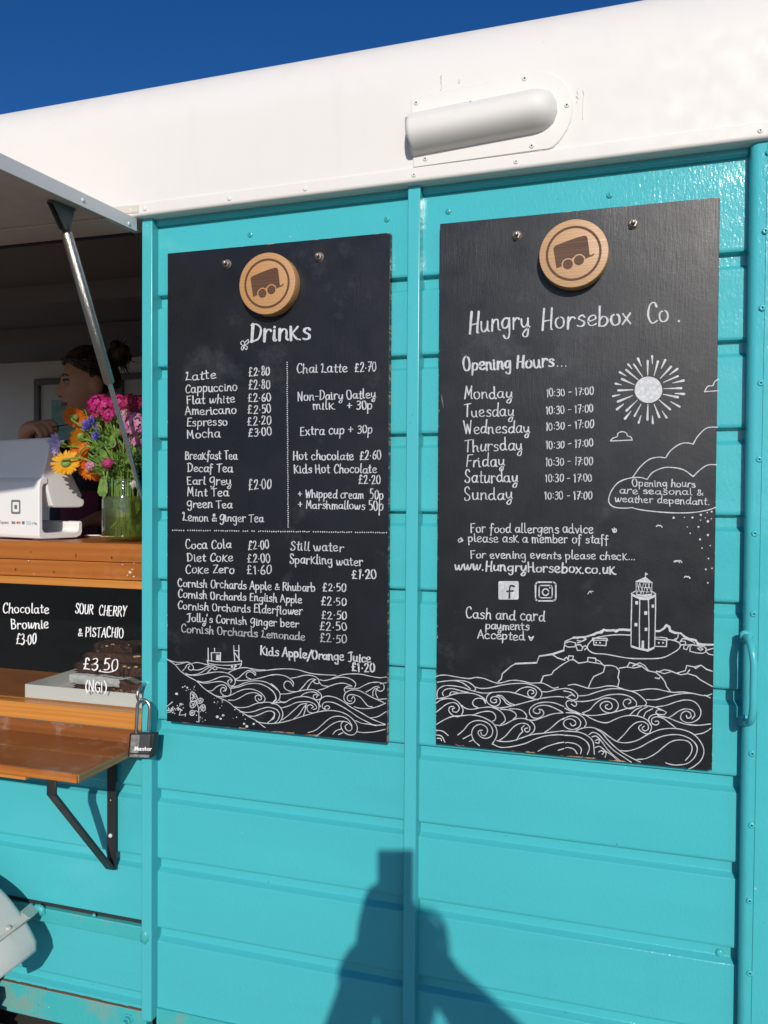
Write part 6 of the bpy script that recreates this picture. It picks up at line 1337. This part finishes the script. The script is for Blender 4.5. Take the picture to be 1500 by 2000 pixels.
def face_parts(o, c, F, sc, hairm, bun, eyecol=(0.05, 0.07, 0.05), stop=None):
    q = lambda *p: c+F @ (np.array(p)*sc)
    e = MB(); ir = MB(); br = MB(); lid = MB()
    for s in (-1, 1):
        e.ball(q(s*.031, .0715, .010), .0108*sc, 3, (1.15, 1, .62), F); ir.ball(q(s*.0305, .0810, .0100), .0046*sc, 2, (1, .6, 1), F)
        br.tube(spline([q(s*.015, .0835, .029), q(s*.028, .0835, .0345), q(s*.047, .070, .028)], 4), [.0034*sc]*8+[.0014*sc], 6, flat=.6)
        lid.tube(spline([q(s*.019, .0825, .013), q(s*.030, .0845, .0190), q(s*.043, .0745, .013)], 4), .0024*sc, 6)
    for name, b_, m in (('eye', e, mat('eye_white', (.38, .35, .33), .3)), ('iris', ir, mat('iris', eyecol, .2)), ('eyebrow', br, hairm), ('eyelash', lid, mat('lash', (.02, .015, .012), .6))): b_.build(name, m, o)
    ns = MB()
    for s in (-1, 1): ns.ball(q(s*.0075, .0985, -.0345), .0026*sc, 2, (1, 1, .7), F)
    ns.build('nostril', mat('nostril', (.05, .02, .015), .8), o)
    lp = MB(); lp.tube(spline([q(-.022, .0785, -.0585), q(-.008, .0915, -.0555), q(0, .0925, -.057), q(.008, .0915, -.0555), q(.022, .0785, -.0585)], 4), [.001*sc]+[.0036*sc]*15+[.001*sc], 8); lp.tube(spline([q(-.019, .0800, -.0605), q(0, .0925, -.063), q(.019, .0800, -.0605)], 4), [.001*sc]+[.0040*sc]*7+[.001*sc], 8); lp.build('lips', mat('lips', (.30, .105, .085), .5), o)
    h = MB(); bm = bmesh.new(); bmesh.ops.create_icosphere(bm, subdivisions=5, radius=1.0); bm.verts.index_update(); keep = []; pts = []
    for v in bm.verts:
        d = np.array(v.co); p = head_point(d); k = 1.07+0.02*math.sin(26*math.atan2(d[0], d[2]))+0.05*max(0, d[2]); p = p*k
        if d[1] > .2 and d[2] > .2: p[1] *= .96
        pts.append(q(*p)); keep.append((d[2] > .62-.12*d[1] if d[1] > .15 else (d[2] > -.42-0.3*d[1] if d[1] < -.12 else d[2] > .12)))
    h.add(pts, [[v.index for v in f.verts] for f in bm.faces if all(keep[v.index] for v in f.verts)], True); bm.free()
    for (x, y, z, r) in bun: h.ball(q(x, y, z), r*sc, 3, fn=lambda d: 1+.10*math.sin(11*d[0]+4*d[2])*math.cos(9*d[1]))
    for k in range(26):
        s = rnd.choice([-1, 1]); h.tube(spline([q(s*rnd.uniform(.005, .05), rnd.uniform(.066, .078), rnd.uniform(.078, .094)), q(s*rnd.uniform(.070, .079), rnd.uniform(.02, .045), rnd.uniform(.045, .075)), q(s*.079, -.045, rnd.uniform(.02, .06)), q(s*.035, -.100, .075)], 4), [.0018*sc]*2+[.0030*sc]*9+[.002*sc]*2, 5)
    for (x, y, z, r) in bun[:1]:
        for k in range(34):
            a = rnd.uniform(0, 6.28); d = np.array([math.cos(a)*rnd.uniform(.4, 1), -abs(rnd.gauss(.2, .5)), math.sin(a)]); d /= np.linalg.norm(d); e = np.array([rnd.gauss(0, 1) for _ in range(3)]); b0 = np.array([x, y, z])+d*r*.8
            h.tube(spline([q(*b0), q(*(b0+d*r*.45+e*.008)), q(*(b0+d*r*rnd.uniform(.3, .9)+e*.016))], 4), [.0016*sc]*6+[.0006*sc]*3, 4)
    return h.build('hair', hairm, o)
def limb(a, b, l1, l2, bend):
    """elbow position for a two-bone limb"""
    a, b, bend = np.array(a), np.array(b), np.array(bend, float); d = b-a; L = min(np.linalg.norm(d), (l1+l2)*.999); d = d/np.linalg.norm(d); x = (l1*l1-l2*l2+L*L)/(2*L); h = math.sqrt(max(1e-6, l1*l1-x*x)); bend = bend-d*(bend@d); bend /= np.linalg.norm(bend); return a+d*x+bend*h
def hand_nodes(N_, E_, pre, wrist, fwd, up, side, curl=(0.5, 0.9, 0.9), thumb=1, wristnode=None):
    """palm, four bent fingers of unequal length and a thumb from the side of the palm; side = towards the thumb"""
    f, u, s = (np.array(v, float)/np.linalg.norm(v) for v in (fwd, up, side))
    palm = wrist+f*.045; N_[pre+'palm'] = (palm, (.030, .016)); E_.append((wristnode, pre+'palm'))
    for i, (off, L) in enumerate(((.026, .072), (.009, .080), (-.009, .075), (-.026, .060))):
        k = palm+f*.040+s*off; N_[pre+f'k{i}'] = (k, .0098); E_.append((pre+'palm', pre+f'k{i}')); ang = 0.0; p = k; prev = pre+f'k{i}'
        for j, (fr, c) in enumerate(zip((.45, .30, .25), curl)):
            ang += c; dr = f*math.cos(ang)-u*math.sin(ang); p = p+dr*L*fr; nm = pre+f'f{i}{j}'; N_[nm] = (p, .0092-.0011*j); E_.append((prev, nm)); prev = nm
    t0 = wrist+f*.022+s*.026-u*.004; t1 = t0+s*.020+f*.026-u*.010; t2 = t1+f*.030-u*.012-s*.004
    for nm, p, r in (('t0', t0, .0125), ('t1', t1, .0105), ('t2', t2, .009)): N_[pre+nm] = (p, r)
    E_ += [(pre+'palm', pre+'t0'), (pre+'t0', pre+'t1'), (pre+'t1', pre+'t2')]
def skinmat(name, col):
    m = mat(name, col, 0.5); b = m.node_tree.nodes['Principled BSDF']; g = N(m); g.col(g.mix(g.ramp(g.noise(30, 4), [(0.35, 0), (0.7, 1)]), col, tuple(min(1, c*1.12) for c in col))); return m
def cloth(name, col):
    m = mat(name, col, 0.85); g = N(m); n1 = g.noise(13, 4, .6); g.nrm(g.bump(n1, 0.5, 0.012)); g.col(g.mix(n1, tuple(c*.8 for c in col), tuple(c*1.2 for c in col))); return m
def person(name_label, hc, F, sc, floor, facing, l_hand, r_hand, hf, hairm, bun, colours, lean=(0, 0, 0), lbend=(0, 0, -1), rbend=(0, 0, -1), voxel=0.006, skin=(.50, .265, .175), sleeve=0.5, elbows=None, bulk=1.15, shoulders=None, puff=1.0):
    f = np.array(facing, float); f /= np.linalg.norm(f); r = np.cross(f, [0, 0, 1]); z = np.array([0, 0, 1.0])
    neck = hc-z*.125*sc-f*.022; chest = neck-z*.20-f*.01; H = hc[2]+.116*sc-floor; pel = np.array([neck[0], neck[1], floor+H*.53])+np.array(lean); waist = chest*.45+pel*.55
    shl, shr = (neck-r*.165-z*.065, neck+r*.165-z*.065) if shoulders is None else shoulders
    Nn = {'pel': (pel, (.125, .10)), 'waist': (waist, (.112, .085)), 'chest': (chest, (.135, .095)), 'neck': (neck, .050), 'head': (hc-z*.05*sc, .052), 'shl': (shl, .042), 'shr': (shr, .042)}
    Ee = [('pel', 'waist'), ('waist', 'chest'), ('chest', 'neck'), ('neck', 'head'), ('chest', 'shl'), ('chest', 'shr')]
    for s, sh, hand, bend, pre in ((-1, shl, l_hand, lbend, 'L'), (1, shr, r_hand, rbend, 'R')):
        w = np.array(hand[0]); el = limb(sh, w, .285, .25, bend) if elbows is None else elbows[0 if s < 0 else 1]
        Nn[pre+'el'] = (el, .036); Nn[pre+'fa'] = (el*.65+w*.35, .037); Nn[pre+'wr'] = (w, (.026, .021)); Ee += [('shl' if s < 0 else 'shr', pre+'el'), (pre+'el', pre+'fa'), (pre+'fa', pre+'wr')]
        hand_nodes(Nn, Ee, pre, w, hand[1], hand[2], hand[3], hand[4], wristnode=pre+'wr')
        hip = pel+r*s*.095-z*.06; foot = np.array([hip[0]+r[0]*s*.03, hip[1]+r[1]*s*.03, floor+.075]); knee = (hip+foot)/2+f*.02
        Nn[pre+'hip'] = (hip, .092); Nn[pre+'kn'] = (knee, .058); Nn[pre+'an'] = (foot, .04); Nn[pre+'toe'] = (foot+f*.15-z*.04, (.042, .03)); Ee += [('pel', pre+'hip'), (pre+'hip', pre+'kn'), (pre+'kn', pre+'an'), (pre+'an', pre+'toe')]
    o = thing('person', (pel[0], pel[1], floor), name_label, 'person')
    mb = MB(); v, fs = grow(Nn, Ee, 'pel'); mb.add(v, fs, True); add_head(mb, hc, F, sc); fuse(mb, voxel).build('body', skinmat('skin', skin), o, recalc=False)
    face_parts(o, hc, F, sc, hairm, bun)
    up = lambda ks, g_: {k: (Nn[k][0], tuple(x*g_+.006 for x in Nn[k][1]) if hasattr(Nn[k][1], '__len__') else Nn[k][1]*g_+.006) for k in ks}
    T = up(['pel', 'waist', 'chest', 'shl', 'shr', 'Lel', 'Rel'], 1.10)
    for k_ in ('pel', 'waist', 'chest'): m_ = max(T[k_][1]); T[k_] = (T[k_][0]+f*.012-z*(.06 if k_ == 'chest' else 0), m_*(.95 if k_ == 'chest' else 1.12))
    for k_ in ('Lel', 'Rel', 'shl', 'shr'): T[k_] = (T[k_][0], T[k_][1]*puff+(.019 if k_[0] == 's' and puff < 1 else 0))
    T['nk'] = (neck-z*.035, .066); Et = [('pel', 'waist'), ('waist', 'chest'), ('chest', 'nk'), ('chest', 'shl'), ('chest', 'shr'), ('shl', 'Lel'), ('shr', 'Rel')]
    if sleeve > .6:
        T.update(up(['Lfa', 'Rfa'], bulk)); Et += [('Lel', 'Lfa'), ('Rel', 'Rfa')]
        for p_ in 'LR': T[p_+'cu'] = (Nn[p_+'fa'][0]*.3+Nn[p_+'wr'][0]*.7, .034*bulk); Et.append((p_+'fa', p_+'cu'))
    mb = capsules(T, Et); fuse(mb, .008, 8).build('top', cloth('top_cloth', colours[0]), o, recalc=False)
    B = up(['pel', 'Lhip', 'Rhip', 'Lkn', 'Rkn', 'Lan', 'Ran'], 1.12); B['pel'] = (pel, .135); mb = capsules(B, [('pel', 'Lhip'), ('pel', 'Rhip'), ('Lhip', 'Lkn'), ('Rhip', 'Rkn'), ('Lkn', 'Lan'), ('Rkn', 'Ran')]); fuse(mb, .009, 8).build('trousers', cloth('trouser_cloth', colours[1]), o, recalc=False)
    S_ = MB()
    for p_ in 'LR': S_.ball((Nn[p_+'an'][0]+Nn[p_+'toe'][0])/2+np.array([0, 0, -.012]), .06, 3, (.95, 2.2, .85), np.stack([r, f, z], 1))
    S_.build('shoes', mat('shoe', (.03, .03, .03), .6), o)
    return o, Nn
def hairmat(n, a, b):
    m = mat(n, a, 0.45); g = N(m); st = g.noise(1.0, 4, .6, g.co((90, 90, 14))); g.col(g.mix(g.ramp(st, [(.4, 0), (.65, 1)]), a, b)); g.nrm(g.bump(st, .6, .003)); return m
# the woman serving, seen through the hatch
hc = P(176, 752, 0.80); fc = (-.70, -.71, 0); Fh = head_frame(fc, -0.10, 0.03)
rh = P(50, 838, 0.50); hd = P(118, 822, 0.47)-rh; hd /= np.linalg.norm(hd)
lw = P(215, 1010, 0.42)
SV, SN = person('woman with dark hair tied in a bun, standing inside the hatch behind the flowers', hc, Fh, 1.02, -1.06, fc,
    (lw, (-.5, -.8, -.2), (.2, -.3, 1), (-.8, .5, 0), (.5, .8, .6)), (rh, hd, (0.1, -.35, .95), (0.35, .75, .5), (1.0, 1.5, .9)), None, hairmat('brown_hair', (.020, .012, .008), (.13, .078, .042)),
    [(0.0, -.100, .095, .036), (.018, -.118, .112, .024), (-.02, -.112, .108, .022), (0, -.094, .126, .020), (.01, -.125, .09, .02)], ((.012, .012, .014), (.055, .006, .018)), rbend=(-.6, .2, -.8), lbend=(.6, .2, -.8), sleeve=.5, voxel=.0038)
mb = MB(); q = lambda *p: hc+Fh @ (np.array(p)*1.02)
for s in (-1, 1): mb.ball(q(s*.076, -.004, -.045), .006, 2, (.6, .6, 1.3))
mb.build('earring', M['chrome'], SV)
ap = MB(); pelv = SN['pel'][0]; ch = SN['chest'][0]
# maroon apron hanging in front, from chest to thigh
fa = np.array(fc)/np.linalg.norm(fc); ra = np.cross(fa, [0, 0, 1]); vv = []; n = 17
for j in range(15):
    t = j/14; z_ = ch[2]-.03-t*.62; base_ = ch*(1-t)+pelv*t
    for i in range(n):
        a = (-1+2*i/(n-1))*1.35; rr = .152+.02*t+.004*math.sin(7*a+5*t); vv.append((base_[0]+fa[0]*math.cos(a)*rr*.98+ra[0]*math.sin(a)*rr*1.2, base_[1]+fa[1]*math.cos(a)*rr*.98+ra[1]*math.sin(a)*rr*1.2, z_))
ap.add(vv, [(j*n+i, j*n+i+1, (j+1)*n+i+1, (j+1)*n+i) for j in range(14) for i in range(n-1)], True); ap.build('apron', cloth('maroon_apron', (.11, .012, .035)), SV)
s0 = P(104, 834, .46); st_ = MB(); st_.tube([s0, P(134, 829, .455)], [.0022, .0016], 8); st_.solo('stylus', mat('dark_stick', (.02, .018, .016), .5), 'thin dark stick held in the hand of the woman', 'stylus')
# ------------------------------------------------------------------ the photographer, whose shadow falls on the wall
def back(px, py, Y): w = P(px, py, 0.0); return w+SUN*(Y/SUN[1])
PT = MB(); pc = CAM-FW*0.008-UP*0.058+RT*0.0
def pbox(w, h, d0, d1, bev):
    mbx = MB(); c = [pc+RT*a*w/2+UP*b*h/2-FW*d for d in (d0, d1) for a, b in ((-1, -1), (1, -1), (1, 1), (-1, 1))]; mbx.hexa(c, bev, 3); return mbx
PH = thing('mobile_phone', pc-UP*.075, 'black phone held upright by the photographer, its shadow tops the shadow on the wall', 'phone')
pbox(.072, .150, 0.0, .008, .003).build('phone_body', mat('phone_black', (.02, .02, .022), .25), PH)
pbox(.066, .140, .0081, .0086, .0002).build('screen', mat('phone_screen', (.02, .025, .03), .1), PH)
hl, hr = back(752, 1752, -1.60), back(812, 1752, -1.60)
ph = back(790, 1891, -1.96); fw2 = np.array([-.28, 1, 0]); Fp = head_frame(fw2, .0, 0)
r2 = np.cross(fw2/np.linalg.norm(fw2), [0, 0, 1])
lb = pc-RT*.040-UP*.045-FW*.012; rb_ = pc+RT*.040-UP*.045-FW*.012
wl = lb-UP*.075-RT*.020-FW*.035; wr = rb_-UP*.075-RT*.008-FW*.035
person('photographer in a dark jacket holding up a phone, casting the shadow on the wall', ph, Fp, 1.0, GZ, fw2,
    (wl, UP*.9+FW*.35+RT*.1, -RT*.8-FW*.6, RT*.3-FW*.9, (.35, .9, .9)), (wr, UP*.9+FW*.35-RT*.1, RT*.8-FW*.6, -RT*.3-FW*.9, (.35, .9, .9)), None, hairmat('fair_hair', (.05, .03, .018), (.12, .08, .05)),
    [(0, -.06, -.06, .06), (0, -.05, -.11, .055)], ((.03, .035, .05), (.03, .04, .07)), lbend=-r2+np.array([0, 0, -.35]), rbend=r2*1.0+np.array([0, 0, -.25]), sleeve=.9, voxel=.006, elbows=(back(700, 1930, -1.78), back(866, 1918, -1.80)), bulk=1.2, shoulders=(back(660, 2110, -1.93), back(1012, 2085, -1.93)), puff=.9)
